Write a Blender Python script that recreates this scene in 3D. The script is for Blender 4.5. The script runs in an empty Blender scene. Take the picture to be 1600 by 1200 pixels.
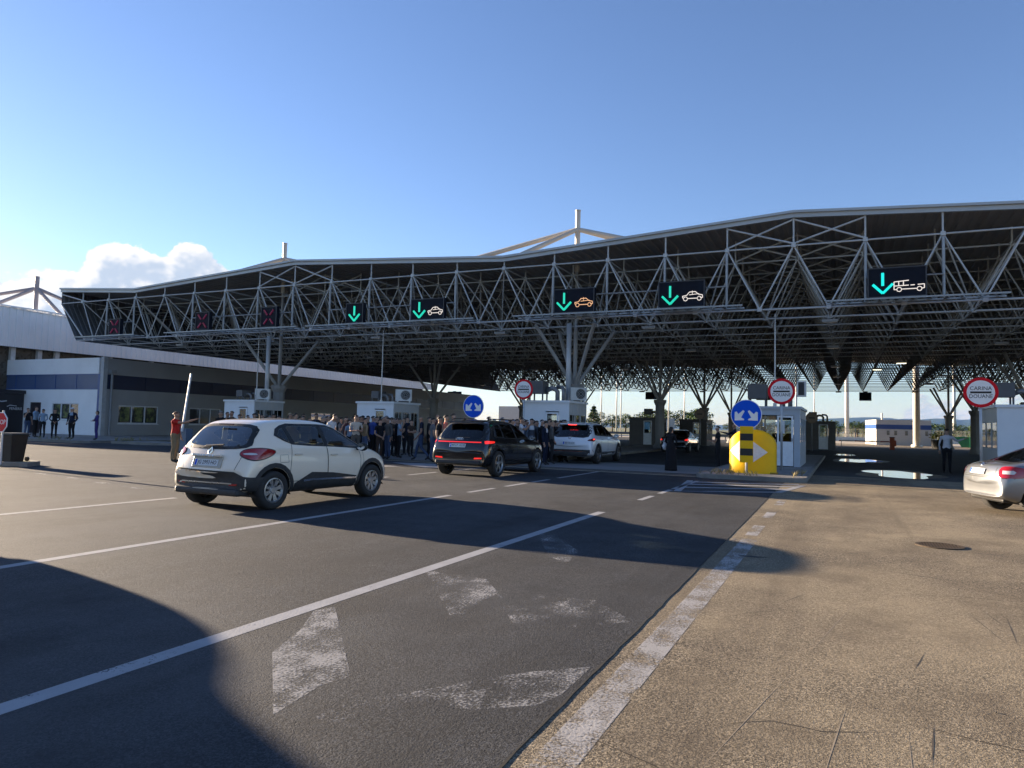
import bpy, bmesh, math, random
from mathutils import Vector, Matrix
from mathutils.bvhtree import BVHTree
from mathutils.geometry import delaunay_2d_cdt
random.seed(7)
S = bpy.context.scene
C = S.collection
rad = math.radians
# ------------------------------------------------------------------ camera
cam = bpy.data.cameras.new('camera')
cam.sensor_width = 36.0
cam.lens = 36.0 * 1110 / 1600
cam.clip_start = 0.05
cam.clip_end = 40000
cam_o = bpy.data.objects.new('camera', cam)
C.objects.link(cam_o)
rt = Vector((0.90625775, 0.42207436, 0.02345482))
dn = Vector((-0.00299953, 0.06190398, -0.9980776))
fw = Vector((-0.42271491, 0.90444521, 0.05736698))
cam_o.matrix_world = Matrix(((rt.x, -dn.x, -fw.x, 0), (rt.y, -dn.y, -fw.y, 0), (rt.z, -dn.z, -fw.z, 1.53), (0, 0, 0, 1)))
S.camera = cam_o
# ------------------------------------------------------------------ light
SUN_EL, SUN_YAW = 9.8, 83.0          # sun stands 83 degrees left of the lane direction
sd = Vector((-math.sin(rad(SUN_YAW)) * math.cos(rad(SUN_EL)), math.cos(rad(SUN_YAW)) * math.cos(rad(SUN_EL)), math.sin(rad(SUN_EL))))
W = bpy.data.worlds.new('World'); S.world = W; W.use_nodes = True
wn, wl = W.node_tree.nodes, W.node_tree.links
wn.clear()
out = wn.new('ShaderNodeOutputWorld'); bg = wn.new('ShaderNodeBackground')
sky = wn.new('ShaderNodeTexSky'); sky.sky_type = 'NISHITA'; sky.sun_disc = False
sky.sun_elevation = rad(SUN_EL); sky.sun_rotation = rad(-SUN_YAW)
sky.altitude = 100; sky.air_density = 1.0; sky.dust_density = 0.15; sky.ozone_density = 1.5
SKY_STRENGTH = 0.0505
bg.inputs['Strength'].default_value = SKY_STRENGTH
def wm(op, a, b=None, c=None):
    n = wn.new('ShaderNodeMath'); n.operation = op
    for i, x in enumerate((a, b, c)):
        if x is None: continue
        if isinstance(x, (int, float)): n.inputs[i].default_value = x
        else: wl.new(x, n.inputs[i])
    return n.outputs[0]
tc = wn.new('ShaderNodeTexCoord')
sep = wn.new('ShaderNodeSeparateXYZ'); wl.new(tc.outputs['Generated'], sep.inputs[0])
az = wm('MULTIPLY', wm('ARCTAN2', sep.outputs[0], sep.outputs[1]), 180 / math.pi)
el = wm('MULTIPLY', wm('ARCSINE', sep.outputs[2]), 180 / math.pi)
def wnoise(sx, sy, dx=0, dy=0, detail=9, rough=.58, scale=1.0, off=0.0):
    cx = wn.new('ShaderNodeCombineXYZ')
    wl.new(wm('MULTIPLY_ADD', az, sx, dx), cx.inputs[0]); wl.new(wm('MULTIPLY_ADD', el, sy, dy), cx.inputs[1]); cx.inputs[2].default_value = off
    n = wn.new('ShaderNodeTexNoise'); n.inputs['Scale'].default_value = scale; n.inputs['Detail'].default_value = detail; n.inputs['Roughness'].default_value = rough
    wl.new(cx.outputs[0], n.inputs['Vector']); return n.outputs[0]
def ramp01(x, lo, hi):
    n = wn.new('ShaderNodeMapRange'); n.interpolation_type = 'SMOOTHSTEP'
    n.inputs['From Min'].default_value = lo; n.inputs['From Max'].default_value = hi
    wl.new(x, n.inputs['Value']); return n.outputs[0]
def crest(pts, scale=1.0):             # cloud top elevation along azimuth (deg, deg)
    cu = wn.new('ShaderNodeFloatCurve'); m = cu.mapping; c = m.curves[0]
    a0, a1 = pts[0][0], pts[-1][0]; top = max(p[1] for p in pts) * 1.05
    while len(c.points) < len(pts): c.points.new(.5, .5)
    for q, p in zip(c.points, pts): q.location = ((p[0] - a0) / (a1 - a0), p[1] / top)
    m.update()
    wl.new(wm('MULTIPLY', wm('SUBTRACT', az, a0), 1 / (a1 - a0)), cu.inputs['Value'])
    return wm('MULTIPLY', cu.outputs[0], top)
main = crest([(-63.5, 0), (-62, 8.6), (-60.5, 9.2), (-58.5, 9.5), (-57.0, 10.2), (-55.6, 11.9), (-54.6, 12.5), (-53.2, 12.2), (-51.5, 12.1), (-50.3, 12.8), (-49.2, 12.4), (-48, 11.6), (-46.6, 10.9), (-45.0, 9.5), (-43.6, 0)])
n1 = wnoise(.42, .55, 3.1, 1.7)
n1b = wnoise(.42, .55, 3.1, 1.7, 3.5, .5)
n2 = wnoise(.42, .55, 3.1 - .2, 1.7 + .2, 3.5, .5)
d1 = wm('ADD', wm('SUBTRACT', main, el), wm('MULTIPLY', wm('SUBTRACT', n1, .5), 3.6))
msk1 = wm('MULTIPLY', ramp01(d1, -.02, .28), ramp01(main, .5, 4))
rim = wm('SUBTRACT', 1.0, ramp01(d1, .15, 2.6))
lit1 = wm('MULTIPLY_ADD', wm('SUBTRACT', n1b, n2), 3.6, wm('MULTIPLY_ADD', rim, .75, wm('MULTIPLY', ramp01(wm('MULTIPLY', az, -1), 48.5, 58), .55)))
low = crest([(-8, 0), (3.5, 1.3), (5.2, 2.7), (6.4, 2.6), (8.0, 1.9), (10.4, 2.6), (12.2, 2.0), (13.5, 2.5), (16, 1.5), (20, 0)])
n3 = wnoise(.9, 1.6, 7.3, 2.2); n4 = wnoise(.9, 1.6, 7.3 - .1, 2.2 + .1)
d2 = wm('ADD', wm('SUBTRACT', low, el), wm('MULTIPLY', wm('SUBTRACT', n3, .5), 2.6))
msk2 = wm('MULTIPLY', wm('MULTIPLY', ramp01(d2, 0, .5), .6), ramp01(low, .3, 2))
lit2 = wm('MULTIPLY_ADD', wm('SUBTRACT', n3, n4), 5.0, .6)
def wmix(fac, a, b):
    n = wn.new('ShaderNodeMix'); n.data_type = 'RGBA'
    if isinstance(fac, float): n.inputs[0].default_value = fac
    else: wl.new(fac, n.inputs[0])
    for s, x in ((n.inputs[6], a), (n.inputs[7], b)):
        if isinstance(x, tuple): s.default_value = x
        else: wl.new(x, s)
    return n.outputs[2]
CLOUD_DARK, CLOUD_LIT = (2.5, 2.9, 3.5, 1), (4.6, 4.5, 4.4, 1)
cl1 = wmix(ramp01(lit1, .15, 1.2), CLOUD_DARK, CLOUD_LIT)
cl2 = wmix(ramp01(lit2, .3, .9), (2.0, 2.1, 2.4, 1), (3.4, 2.9, 2.7, 1))
tint = wn.new('ShaderNodeMix'); tint.data_type = 'RGBA'; tint.blend_type = 'MULTIPLY'; tint.inputs[0].default_value = 1.0
wl.new(sky.outputs[0], tint.inputs[6]); tint.inputs[7].default_value = (.76, .82, 1.09, 1)
res = wmix(msk2, wmix(msk1, tint.outputs[2], cl1), cl2)
wl.new(res, bg.inputs['Color']); wl.new(bg.outputs[0], out.inputs['Surface'])
sun = bpy.data.lights.new('sun', 'SUN'); sun.energy = 5.0; sun.angle = rad(.53); sun.color = (1.0, .80, .58)
sun_o = bpy.data.objects.new('sun', sun); C.objects.link(sun_o)
sun_o.rotation_euler = (-sd).to_track_quat('-Z', 'Y').to_euler()
VS = S.view_settings
VS.view_transform = 'Standard'; VS.look = 'None'; VS.gamma = 1; VS.use_curve_mapping = False
VS.exposure = 2.28
S.cycles.max_bounces = 8; S.cycles.transparent_max_bounces = 16; S.cycles.volume_bounces = 0
# ------------------------------------------------------------------ materials
def sock(n, *names):
    for k in names:
        if k in n.inputs: return n.inputs[k]
class NT:
    def __init__(s, name):
        s.m = bpy.data.materials.new(name); s.m.use_nodes = True
        s.t = s.m.node_tree; s.n = s.t.nodes; s.l = s.t.links
        s.b = s.n['Principled BSDF']; s.out = s.n['Material Output']
        s.tc = s.n.new('ShaderNodeTexCoord'); s.co = s.tc.outputs['Object']
    def put(s, x, inp):
        if isinstance(x, (int, float)): inp.default_value = x
        elif isinstance(x, tuple): inp.default_value = x if len(x) == 4 or inp.type == 'VECTOR' else (*x, 1)
        else: s.l.new(x, inp)
    def math(s, op, a, b=0.0, c=None, clamp=False):
        n = s.n.new('ShaderNodeMath'); n.operation = op; n.use_clamp = clamp
        s.put(a, n.inputs[0]); s.put(b, n.inputs[1])
        if c is not None: s.put(c, n.inputs[2])
        return n.outputs[0]
    def noise(s, scale, detail=3, rough=.55, co=None, out=0):
        n = s.n.new('ShaderNodeTexNoise'); n.inputs['Scale'].default_value = scale; n.inputs['Detail'].default_value = detail; n.inputs['Roughness'].default_value = rough
        s.l.new(co or s.co, n.inputs['Vector']); return n.outputs[out]
    def vor(s, scale, feat='F1', out='Distance', co=None):
        n = s.n.new('ShaderNodeTexVoronoi'); n.feature = feat; n.inputs['Scale'].default_value = scale
        s.l.new(co or s.co, n.inputs['Vector']); return n.outputs[out]
    def mapping(s, sc=(1, 1, 1), loc=(0, 0, 0), rot=(0, 0, 0)):
        n = s.n.new('ShaderNodeMapping'); n.inputs['Scale'].default_value = sc; n.inputs['Location'].default_value = loc; n.inputs['Rotation'].default_value = rot
        s.l.new(s.co, n.inputs['Vector']); return n.outputs[0]
    def ramp(s, x, lo, hi, a=0.0, b=1.0):
        n = s.n.new('ShaderNodeMapRange'); s.put(x, n.inputs['Value'])
        for k, v in (('From Min', lo), ('From Max', hi), ('To Min', a), ('To Max', b)): n.inputs[k].default_value = v
        return n.outputs[0]
    def mix(s, f, a, b, mode='MIX'):
        n = s.n.new('ShaderNodeMix'); n.data_type = 'RGBA'; n.blend_type = mode
        s.put(f, n.inputs[0]); s.put(a, n.inputs[6]); s.put(b, n.inputs[7]); return n.outputs[2]
    def bump(s, h, strength=.5, dist=.01):
        n = s.n.new('ShaderNodeBump'); n.inputs['Strength'].default_value = strength; n.inputs['Distance'].default_value = dist
        s.l.new(h, n.inputs['Height']); s.l.new(n.outputs[0], s.b.inputs['Normal'])
    def set(s, **k):
        nm = dict(col='Base Color', rough='Roughness', metal='Metallic', coat='Coat Weight', spec='Specular IOR Level', emis='Emission Color', es='Emission Strength', alpha='Alpha')
        for a, v in k.items(): s.put(v, s.b.inputs[nm[a]])
        return s
    def alpha_mask(s, fac):
        tr = s.n.new('ShaderNodeBsdfTransparent'); mx = s.n.new('ShaderNodeMixShader')
        s.put(fac, mx.inputs[0]); s.l.new(tr.outputs[0], mx.inputs[1]); s.l.new(s.b.outputs[0], mx.inputs[2]); s.l.new(mx.outputs[0], s.out.inputs['Surface'])
MC = {}
def pm(name, col, rough=.5, metal=0, var=.12, scale=3.0, bump=0, bscale=60, coat=0, dirt=0, spec=.5):
    if name in MC: return MC[name]
    t = NT(name)
    f = t.noise(scale, 4)
    dk = tuple(c * (1 - var) for c in col); lt = tuple(min(1, c * (1 + var)) for c in col)
    c = t.mix(t.ramp(f, .3, .7), dk, lt)
    if dirt: c = t.mix(t.math('MULTIPLY', t.ramp(t.noise(scale * .6, 6, .7), .45, .75), dirt), c, (.10, .085, .065))
    t.set(col=c, rough=t.ramp(t.noise(scale * 2.3, 3), .3, .7, max(0, rough - .07), min(1, rough + .07)), metal=metal, coat=coat, spec=spec)
    if bump: t.bump(t.noise(bscale, 4), bump, .01)
    MC[name] = t.m; return t.m
def em(name, col, st):
    if name in MC: return MC[name]
    t = NT(name); t.set(col=tuple(c * .2 for c in col), emis=col, es=st, rough=.4)
    t.b.inputs['Emission Color'].default_value = (*col, 1); MC[name] = t.m; return t.m
def glass(name, tint, refl=1.0, rough=.02, ior=1.6):
    if name in MC: return MC[name]
    t = NT(name)
    tr = t.n.new('ShaderNodeBsdfTransparent'); tr.inputs[0].default_value = (*tint, 1)
    gl = t.n.new('ShaderNodeBsdfGlossy'); gl.inputs['Roughness'].default_value = rough; gl.inputs[0].default_value = (refl, refl, refl, 1)
    fr = t.n.new('ShaderNodeFresnel'); fr.inputs[0].default_value = ior
    mx = t.n.new('ShaderNodeMixShader'); t.l.new(fr.outputs[0], mx.inputs[0]); t.l.new(tr.outputs[0], mx.inputs[1]); t.l.new(gl.outputs[0], mx.inputs[2])
    t.l.new(mx.outputs[0], t.out.inputs['Surface']); MC[name] = t.m; return t.m
# ------------------------------------------------------------------ mesh helpers
class MB:
    def __init__(s): s.v = []; s.f = []; s.m = []
    def add(s, vs, fs, mi=0):
        o = len(s.v); s.v += [tuple(v) for v in vs]; s.f += [tuple(i + o for i in f) for f in fs]; s.m += [mi] * len(fs); return s
    def box(s, c, d, mi=0, rz=0.0, M=None):
        vs = []
        for z in (-.5, .5):
            for y in (-.5, .5):
                for x in (-.5, .5): vs.append(Vector((x * d[0], y * d[1], z * d[2])))
        if rz: vs = [Matrix.Rotation(rz, 3, 'Z') @ v for v in vs]
        if M: vs = [M @ v for v in vs]
        vs = [v + Vector(c) for v in vs]
        return s.add(vs, [(0, 2, 3, 1), (4, 5, 7, 6), (0, 1, 5, 4), (2, 6, 7, 3), (0, 4, 6, 2), (1, 3, 7, 5)], mi)
    def bb(s, a, b, mi=0):
        return s.box([(p + q) / 2 for p, q in zip(a, b)], [abs(q - p) for p, q in zip(a, b)], mi)
    def tube(s, p, q, r, n=6, r2=None, mi=0, cap=True):
        p, q = Vector(p), Vector(q); d = q - p
        if d.length < 1e-6: return s
        a = d.orthogonal().normalized(); b = d.cross(a).normalized(); r2 = r if r2 is None else r2
        vs = []
        for c, R in ((p, r), (q, r2)):
            for i in range(n):
                t = 2 * math.pi * i / n; vs.append(c + a * (R * math.cos(t)) + b * (R * math.sin(t)))
        fs = [(i, (i + 1) % n, n + (i + 1) % n, n + i) for i in range(n)]
        if cap: fs += [tuple(range(n - 1, -1, -1)), tuple(range(n, 2 * n))]
        return s.add(vs, fs, mi)
    def path(s, pts, r, n=8, mi=0):
        pts = [Vector(p) for p in pts]; rings = []; a = None
        for i, p in enumerate(pts):
            d = (pts[min(i + 1, len(pts) - 1)] - pts[max(i - 1, 0)]).normalized()
            a = d.orthogonal().normalized() if a is None else (a - d * a.dot(d)).normalized()
            b = d.cross(a); rings.append([p + a * (r * math.cos(2 * math.pi * k / n)) + b * (r * math.sin(2 * math.pi * k / n)) for k in range(n)])
        vs = [v for g in rings for v in g]
        fs = [(i * n + k, i * n + (k + 1) % n, (i + 1) * n + (k + 1) % n, (i + 1) * n + k) for i in range(len(pts) - 1) for k in range(n)]
        fs += [tuple(range(n - 1, -1, -1)), tuple((len(pts) - 1) * n + k for k in range(n))]
        return s.add(vs, fs, mi)
    def lathe(s, prof, n=24, o=(0, 0, 0), ax='Z', mi=0, cap=False):
        vs = []
        for r, h in prof:
            for i in range(n):
                t = 2 * math.pi * i / n; x, y = r * math.cos(t), r * math.sin(t)
                v = (x, y, h) if ax == 'Z' else ((h, x, y) if ax == 'X' else (x, h, y))
                vs.append((v[0] + o[0], v[1] + o[1], v[2] + o[2]))
        fs = [(j * n + i, j * n + (i + 1) % n, (j + 1) * n + (i + 1) % n, (j + 1) * n + i) for j in range(len(prof) - 1) for i in range(n)]
        if cap: fs += [tuple(range(n - 1, -1, -1)), tuple((len(prof) - 1) * n + i for i in range(n))]
        return s.add(vs, fs, mi)
    def prism(s, pts, a, b, plane='XZ', mi=0):     # 2D outline extruded from a to b along the third axis
        def P(u, v, w): return {'XZ': (u, w, v), 'XY': (u, v, w), 'YZ': (w, u, v)}[plane]
        n = len(pts); vs = [P(u, v, a) for u, v in pts] + [P(u, v, b) for u, v in pts]
        fs = [tuple(range(n)), tuple(range(2 * n - 1, n - 1, -1))] + [(i, n + i, n + (i + 1) % n, (i + 1) % n) for i in range(n)]
        return s.add(vs, fs, mi)
    def ball(s, c, r, n=10, m=7, mi=0):
        r = (r, r, r) if isinstance(r, (int, float)) else r
        vs = []; fs = []
        for j in range(m + 1):
            ph = math.pi * j / m
            for i in range(n):
                t = 2 * math.pi * i / n
                vs.append((c[0] + r[0] * math.sin(ph) * math.cos(t), c[1] + r[1] * math.sin(ph) * math.sin(t), c[2] + r[2] * math.cos(ph)))
        fs = [(j * n + i, (j + 1) * n + i, (j + 1) * n + (i + 1) % n, j * n + (i + 1) % n) for j in range(m) for i in range(n)]
        return s.add(vs, fs, mi)
    def build(s, name, mats, parent=None, smooth=False, loc=None, fix=True):
        me = bpy.data.meshes.new(name); me.from_pydata(s.v, [], s.f)
        mats = mats if isinstance(mats, (list, tuple)) else [mats]
        for m in mats: me.materials.append(m)
        if len(mats) > 1: me.polygons.foreach_set('material_index', s.m)
        if fix:
            bm = bmesh.new(); bm.from_mesh(me); bmesh.ops.recalc_face_normals(bm, faces=bm.faces); bm.to_mesh(me); bm.free()
        if smooth:
            me.polygons.foreach_set('use_smooth', [True] * len(me.polygons))
        me.update()
        o = bpy.data.objects.new(name, me); C.objects.link(o)
        if parent: o.parent = parent
        if loc: o.location = loc
        return o
def auto(o, ang=35):
    me = o.data
    me.polygons.foreach_set('use_smooth', [True] * len(me.polygons))
    try: me.set_sharp_from_angle(angle=rad(ang))
    except Exception: pass
    return o
def tag(o, label=None, cat=None, group=None, kind=None):
    if label: o['label'] = label
    if cat: o['category'] = cat
    if group: o['group'] = group
    if kind: o['kind'] = kind
    return o
def thing(name, label, cat, loc=(0, 0, 0), rz=0.0, group=None):
    o = bpy.data.objects.new(name, None); C.objects.link(o); o.empty_display_size = .2
    o.location = loc; o.rotation_euler = (0, 0, rz)
    return tag(o, label, cat, group)
def copy_tree(o, parent=None):
    c = o.copy(); C.objects.link(c)
    if parent: c.parent = parent
    for ch in [x for x in list(o.children)]: copy_tree(ch, c)
    return c
def text_me(s, size, ext=.002, spacing=1.0):
    cu = bpy.data.curves.new('lettering', 'FONT'); cu.body = s; cu.size = size; cu.align_x = 'CENTER'; cu.align_y = 'CENTER'; cu.extrude = ext; cu.space_character = spacing
    cu.resolution_u = 2
    o = bpy.data.objects.new('lettering', cu); C.objects.link(o)
    dg = bpy.context.evaluated_depsgraph_get(); me = bpy.data.meshes.new_from_object(o.evaluated_get(dg))
    bpy.data.objects.remove(o); bpy.data.curves.remove(cu)
    return me
def text(s, size, mat, parent, loc, rot=(math.pi / 2, 0, 0), name='lettering', ext=.002, sx=1.0, spacing=1.0):
    me = text_me(s, size, ext, spacing); me.materials.clear(); me.materials.append(mat)
    o = bpy.data.objects.new(name, me); C.objects.link(o); o.parent = parent; o.location = loc; o.rotation_euler = rot; o.scale = (sx, 1, 1)
    return o
def sheet(name, pts, z, mat, label, cat='ground', kind='structure', sub=0):
    mb = MB(); mb.add([(x, y, z) for x, y in pts], [tuple(range(len(pts)))])
    return tag(mb.build(name, mat), label, cat, kind=kind)
# ------------------------------------------------------------------ ground
def asphalt(name, dark, light, patch, stain, grain=70, bump=.5, rough=.85, dirt=.0):
    t = NT(name)
    g1 = t.noise(grain, 2, .75); g2 = t.vor(grain * 1.15, out='Color'); g3 = t.noise(grain * .36, 3, .7)
    sx = t.n.new('ShaderNodeSeparateXYZ'); t.l.new(g2, sx.inputs[0])
    big = t.noise(.22, 5, .6); mid = t.noise(1.7, 6, .65)
    trk = t.noise(1.0, 4, .6, t.mapping((1.3, .05, 1)))
    k = t.math('ADD', t.math('MULTIPLY', sx.outputs[0], .55), t.math('MULTIPLY', t.ramp(g1, .25, .75), .45))
    c = t.mix(t.ramp(k, .30, .88), dark, light)
    c = t.mix(t.math('MULTIPLY', t.ramp(g3, .50, .66), .7), c, dark)
    c = t.mix(t.math('MULTIPLY', t.ramp(big, .40, .62), .55), c, patch)
    pt = t.noise(.75, 7, .68, t.mapping((1, .7, 1), (3, 9, 0)))
    c = t.mix(t.math('MULTIPLY', t.ramp(pt, .50, .64), .58), c, stain)
    c = t.mix(t.math('MULTIPLY', t.ramp(pt, .45, .34), .45), c, patch)
    c = t.mix(t.math('MULTIPLY', t.ramp(mid, .54, .75), .30), c, stain)
    c = t.mix(t.math('MULTIPLY', t.ramp(trk, .52, .68), .5), c, stain)
    pit = t.vor(grain * .22)
    c = t.mix(t.math('MULTIPLY', t.ramp(pit, .03, .12, 1, 0), .6), c, tuple(x * .3 for x in dark))
    t.set(col=c, rough=t.ramp(mid, .3, .7, rough - .08, rough + .05), spec=.25)
    h = t.math('ADD', t.math('MULTIPLY', sx.outputs[1], .5), t.math('MULTIPLY', g1, 1.0))
    h = t.math('ADD', h, t.math('MULTIPLY', g3, .9))
    t.bump(h, bump, .006)
    return t.m
M_ROAD = asphalt('dark_asphalt', (.006, .0068, .0085), (.086, .092, .102), (.062, .066, .072), (.017, .0185, .0215), 95, .65)
M_LOT = asphalt('old_asphalt', (.034, .028, .020), (.43, .355, .25), (.34, .28, .185), (.10, .079, .055), 96, .6)
M_APRON = pm('concrete_apron', (.21, .21, .21), .8, var=.14, scale=.6, bump=.25, bscale=40, dirt=.25)
M_KERB = pm('kerb_concrete', (.21, .195, .17), .85, var=.2, scale=2.5, bump=.4, bscale=30, dirt=.5)
M_PAVE = pm('pavement_concrete', (.26, .25, .235), .85, var=.16, scale=1.2, bump=.3, bscale=35, dirt=.3)
tg = NT('dry_grass_ground')
gcol = tg.mix(tg.ramp(tg.noise(.05, 5), .35, .65), (.075, .095, .028), (.14, .125, .055))
gcol = tg.mix(tg.ramp(tg.noise(6, 4), .35, .7), gcol, (.055, .075, .022))
tg.set(col=gcol, rough=.95); tg.bump(tg.noise(14, 4), .6, .05)
M_GRASS = tg.m
mb = MB(); N = 40
gx = [-9000, -4000, -1500, -500, -150, -60, 0, 60, 150, 500, 1500, 4000, 9000]
mb.add([(x, y, -.02) for y in gx for x in gx], [(j * 13 + i, j * 13 + i + 1, (j + 1) * 13 + i + 1, (j + 1) * 13 + i) for j in range(12) for i in range(12)])
tag(mb.build('ground', M_GRASS), 'flat grassy plain reaching to the hills', 'ground', kind='structure')
edge = [(-1.41, -40), (-1.41, 2.5)]
y = 2.5
while y < 21.5:
    y += .16; edge.append((-1.36 - .012 * y + random.uniform(-.004, .004), y))
edge += [(-1.62, 24), (-1.62, 110)]
sheet('lot', [(-1.9, -40), (70, -40), (70, 112), (-1.9, 112)], -.002, M_LOT, 'rough brownish old asphalt lot on the right', 'pavement')
sheet('road', [(-90, -40)] + edge + [(-90, 110)], .002, M_ROAD, 'dark grey asphalt road with lane lines', 'road')
sheet('yard', [(-90, 112), (70, 112), (70, 150), (-90, 150)], -.006, pm('far_yard', (.34, .29, .22), .9, var=.12, scale=.3), 'pale sunlit concrete yard beyond the canopy', 'pavement')
sheet('canopy_shade_road', [(-1.62, 27.5), (60, 26.5), (60, 94), (-1.62, 94)], -.0010, asphalt('shade_darkened_asphalt', (.03, .029, .028), (.10, .095, .088), (.075, .07, .065), (.04, .038, .036), 60, .4), 'asphalt lane under the canopy on the right with shade put into its colour', 'road')  # dark sheet over the lot: canopy shade put into the colour
sheet('concrete_apron', [(-21, 24.6), (-4.3, 24.6), (-4.3, 29.8), (-21, 29.8)], .006, M_APRON, 'grey concrete apron slab before the booths', 'pavement')
tj = MB()
for a, b, w in ((23.75, 24.0, .0), (24.38, 24.52, .0)):
    tj.add([(-21, a, .0065), (-4.3, a - .5, .0065), (-4.3, b - .5, .0065), (-21, b, .0065)], [(0, 1, 2, 3)])
tag(tj.build('drain_channel', pm('channel', (.40, .34, .24), .8, var=.2, scale=3)), 'pale drainage channel strips crossing the lanes before the canopy', 'drain', kind='structure')
tj = MB(); pr = None
for i, (x, y) in enumerate(edge[1:-1]):
    w = .003 + .007 * abs(math.sin(i * 1.7) * math.sin(i * .63)); 
    tj.v += [(x - w, y, .0024), (x + w, y, .0024)]
    if i: tj.f.append((2 * i - 2, 2 * i - 1, 2 * i + 1, 2 * i)); tj.m.append(0)
tag(tj.build('joint_crack', pm('crack', (.012, .011, .010), .95)), 'dark crack where the two asphalts meet', 'crack', kind='structure')
# ------------------------------------------------------------------ road paint
def paint(name, col, wear, scale=9):
    t = NT(name)
    g = t.noise(55, 2, .6); w = t.noise(scale * .35, 6, .72); st = t.noise(6, 4, .7, t.mapping((1, .25, 1)))
    k = t.math('ADD', t.math('MULTIPLY', w, .58), t.math('ADD', t.math('MULTIPLY', g, .34), t.math('MULTIPLY', st, .20)))
    c = t.mix(t.ramp(t.noise(4, 5), .3, .75), col, tuple(x * .78 for x in col))
    t.set(col=c, rough=.75, spec=.3)
    t.bump(g, .35, .008)
    t.alpha_mask(t.math('MULTIPLY', t.ramp(k, wear - .055, wear + .055), .9, clamp=True)); return t.m
M_P1 = paint('white_paint', (.36, .37, .39), .43)
M_P2 = paint('worn_white_paint', (.33, .33, .33), .58, 5)
M_P3 = paint('nearly_gone_paint', (.34, .34, .34), .612, 5)
M_P5 = paint('edge_line_paint', (.40, .39, .38), .545, 5)
M_P4 = paint('yellow_paint', (.45, .36, .16), .50)
def stripe(pts, z=.0034, mat=None, label='white painted line on the asphalt', name='road_marking'):
    mb = MB(); mb.add([(x, y, z) for x, y in pts], [tuple(range(len(pts)))])
    return tag(mb.build(name, mat or M_P1), label, 'road marking', 'painted road markings', 'structure')
def line(x, y0, y1, w=.12, mat=None, x1=None, label=None, z=None):
    x1 = x if x1 is None else x1
    return stripe([(x - w / 2, y0), (x + w / 2, y0), (x1 + w / 2, y1), (x1 - w / 2, y1)], mat=mat, label=label or 'white painted lane line', z=(-.0008 if x > -1.4 else .0034))
line(-3.95, -12, 12.4, .15, label='long white lane line nearest the camera')
line(-7.52, -12, 13.27, .14, x1=-7.6, label='long white lane line passing right of the cream car')
line(-11.8, -12, 9.6, .14, x1=-11.45, label='white lane line passing left of the cream car')
for a, b in ((14.1, 15.38), (16.03, 17.28), (17.71, 18.9), (19.61, 23.5)): line(-7.6, a, b, .13, label='white lane dash beside the black car')
for a, b in ((14.9, 16.0), (16.7, 17.9), (18.2, 21.5)): line(-3.92, a, b, .13, label='white lane dash before the yellow bollard')
for a, b in ((15.2, 16.6), (17.6, 19.2), (20.5, 23.4)): line(-11.5, a, b, .13, label='white lane dash left of the black car')
line(-1.20, -6, 10.6, .21, M_P5, label='wide worn white edge line on the brown lot')
for a, b in ((11.0, 12.2), (13.4, 14.6), (15.8, 16.9)): line(-1.23, a, b, .17, M_P5, label='short white dash on the brown lot')
stripe([(-1.42, 10.2), (-.95, 10.2), (-.97, 10.7), (-1.44, 10.7)], mat=M_P3, z=-.0006)
stripe([(-3.4, 3.66), (-3.59, 4.14), (-3.86, 4.6), (-3.8, 4.79), (-2.68, 3.55), (-2.74, 3.35), (-2.68, 2.91)], mat=M_P2, label='worn white arrow head piece on the dark asphalt', z=.0030)
stripe([(-4.01, 6.5), (-3.72, 6.37), (-3.21, 6.37), (-2.52, 5.49), (-2.72, 5.19), (-2.85, 5.03)], mat=M_P3, label='faint worn arrow piece touching the lane line', z=.0030)
stripe([(-2.61, 5.49), (-2.56, 5.99), (-1.99, 6.1), (-1.5, 5.59), (-1.85, 5.22), (-2.32, 5.08)], mat=M_P3, label='faint worn white streak before the brown lot', z=.0030)
stripe([(-2.47, 2.98), (-2.46, 3.22), (-2.23, 3.5), (-2.01, 3.86), (-1.76, 4.15), (-1.46, 4.42), (-1.46, 3.9), (-1.52, 3.68), (-1.8, 3.46), (-2.14, 3.36), (-2.21, 2.98)], mat=M_P3, label='long faint worn white streak nearest the camera', z=.0030)
stripe([(-4.09, 9.71), (-3.61, 9.31), (-2.94, 8.34), (-2.79, 7.5), (-3.17, 7.89)], mat=M_P3, label='faint worn paint in the shadow of the cream car', z=.0030)
P = [(-4.15, 21.6), (-3.7, 17.6), (-1.5, 18.9), (-1.05, 21.9)]
for (a, b) in ((0, 1), (2, 3)): 
    (x0, y0), (x1, y1) = P[a], P[b]; stripe([(x0 - .09, y0), (x0 + .09, y0), (x1 + .09, y1), (x1 - .09, y1)], mat=M_P1, label='white outline of the hatched nose before the island')
stripe([(-3.75, 17.6), (-3.6, 17.75), (-1.6, 19.15), (-1.5, 18.9)], mat=M_P1)
for q in (0.25, .55, .8):
    y0 = 17.9 + q * 3.6; stripe([(-3.7 - .45 * q, y0), (-3.7 - .45 * q, y0 + .3), (-1.4 + .3 * q, y0 + 1.5), (-1.4 + .3 * q, y0 + 1.2)], mat=M_P1, label='white hatch bar before the yellow bollard', z=.0040)
stripe([(-15.5, 22.6), (-13.0, 20.9), (-12.5, 21.3), (-13.9, 23.2)], mat=M_P1, label='white hatching before the left island')
stripe([(-14.9, 20.2), (-14.3, 20.2), (-13.9, 20.9), (-14.5, 20.9)], mat=M_P1)
for a, b, y in ((-36, -33, 25.6), (-31, -28.5, 26.2), (-24, -22.5, 11.9)): stripe([(a, y), (b, y - .1), (b + .6, y + .7), (a + .8, y + .8)], mat=M_P2, label='faded white marking on the far road', z=.0030)
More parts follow.
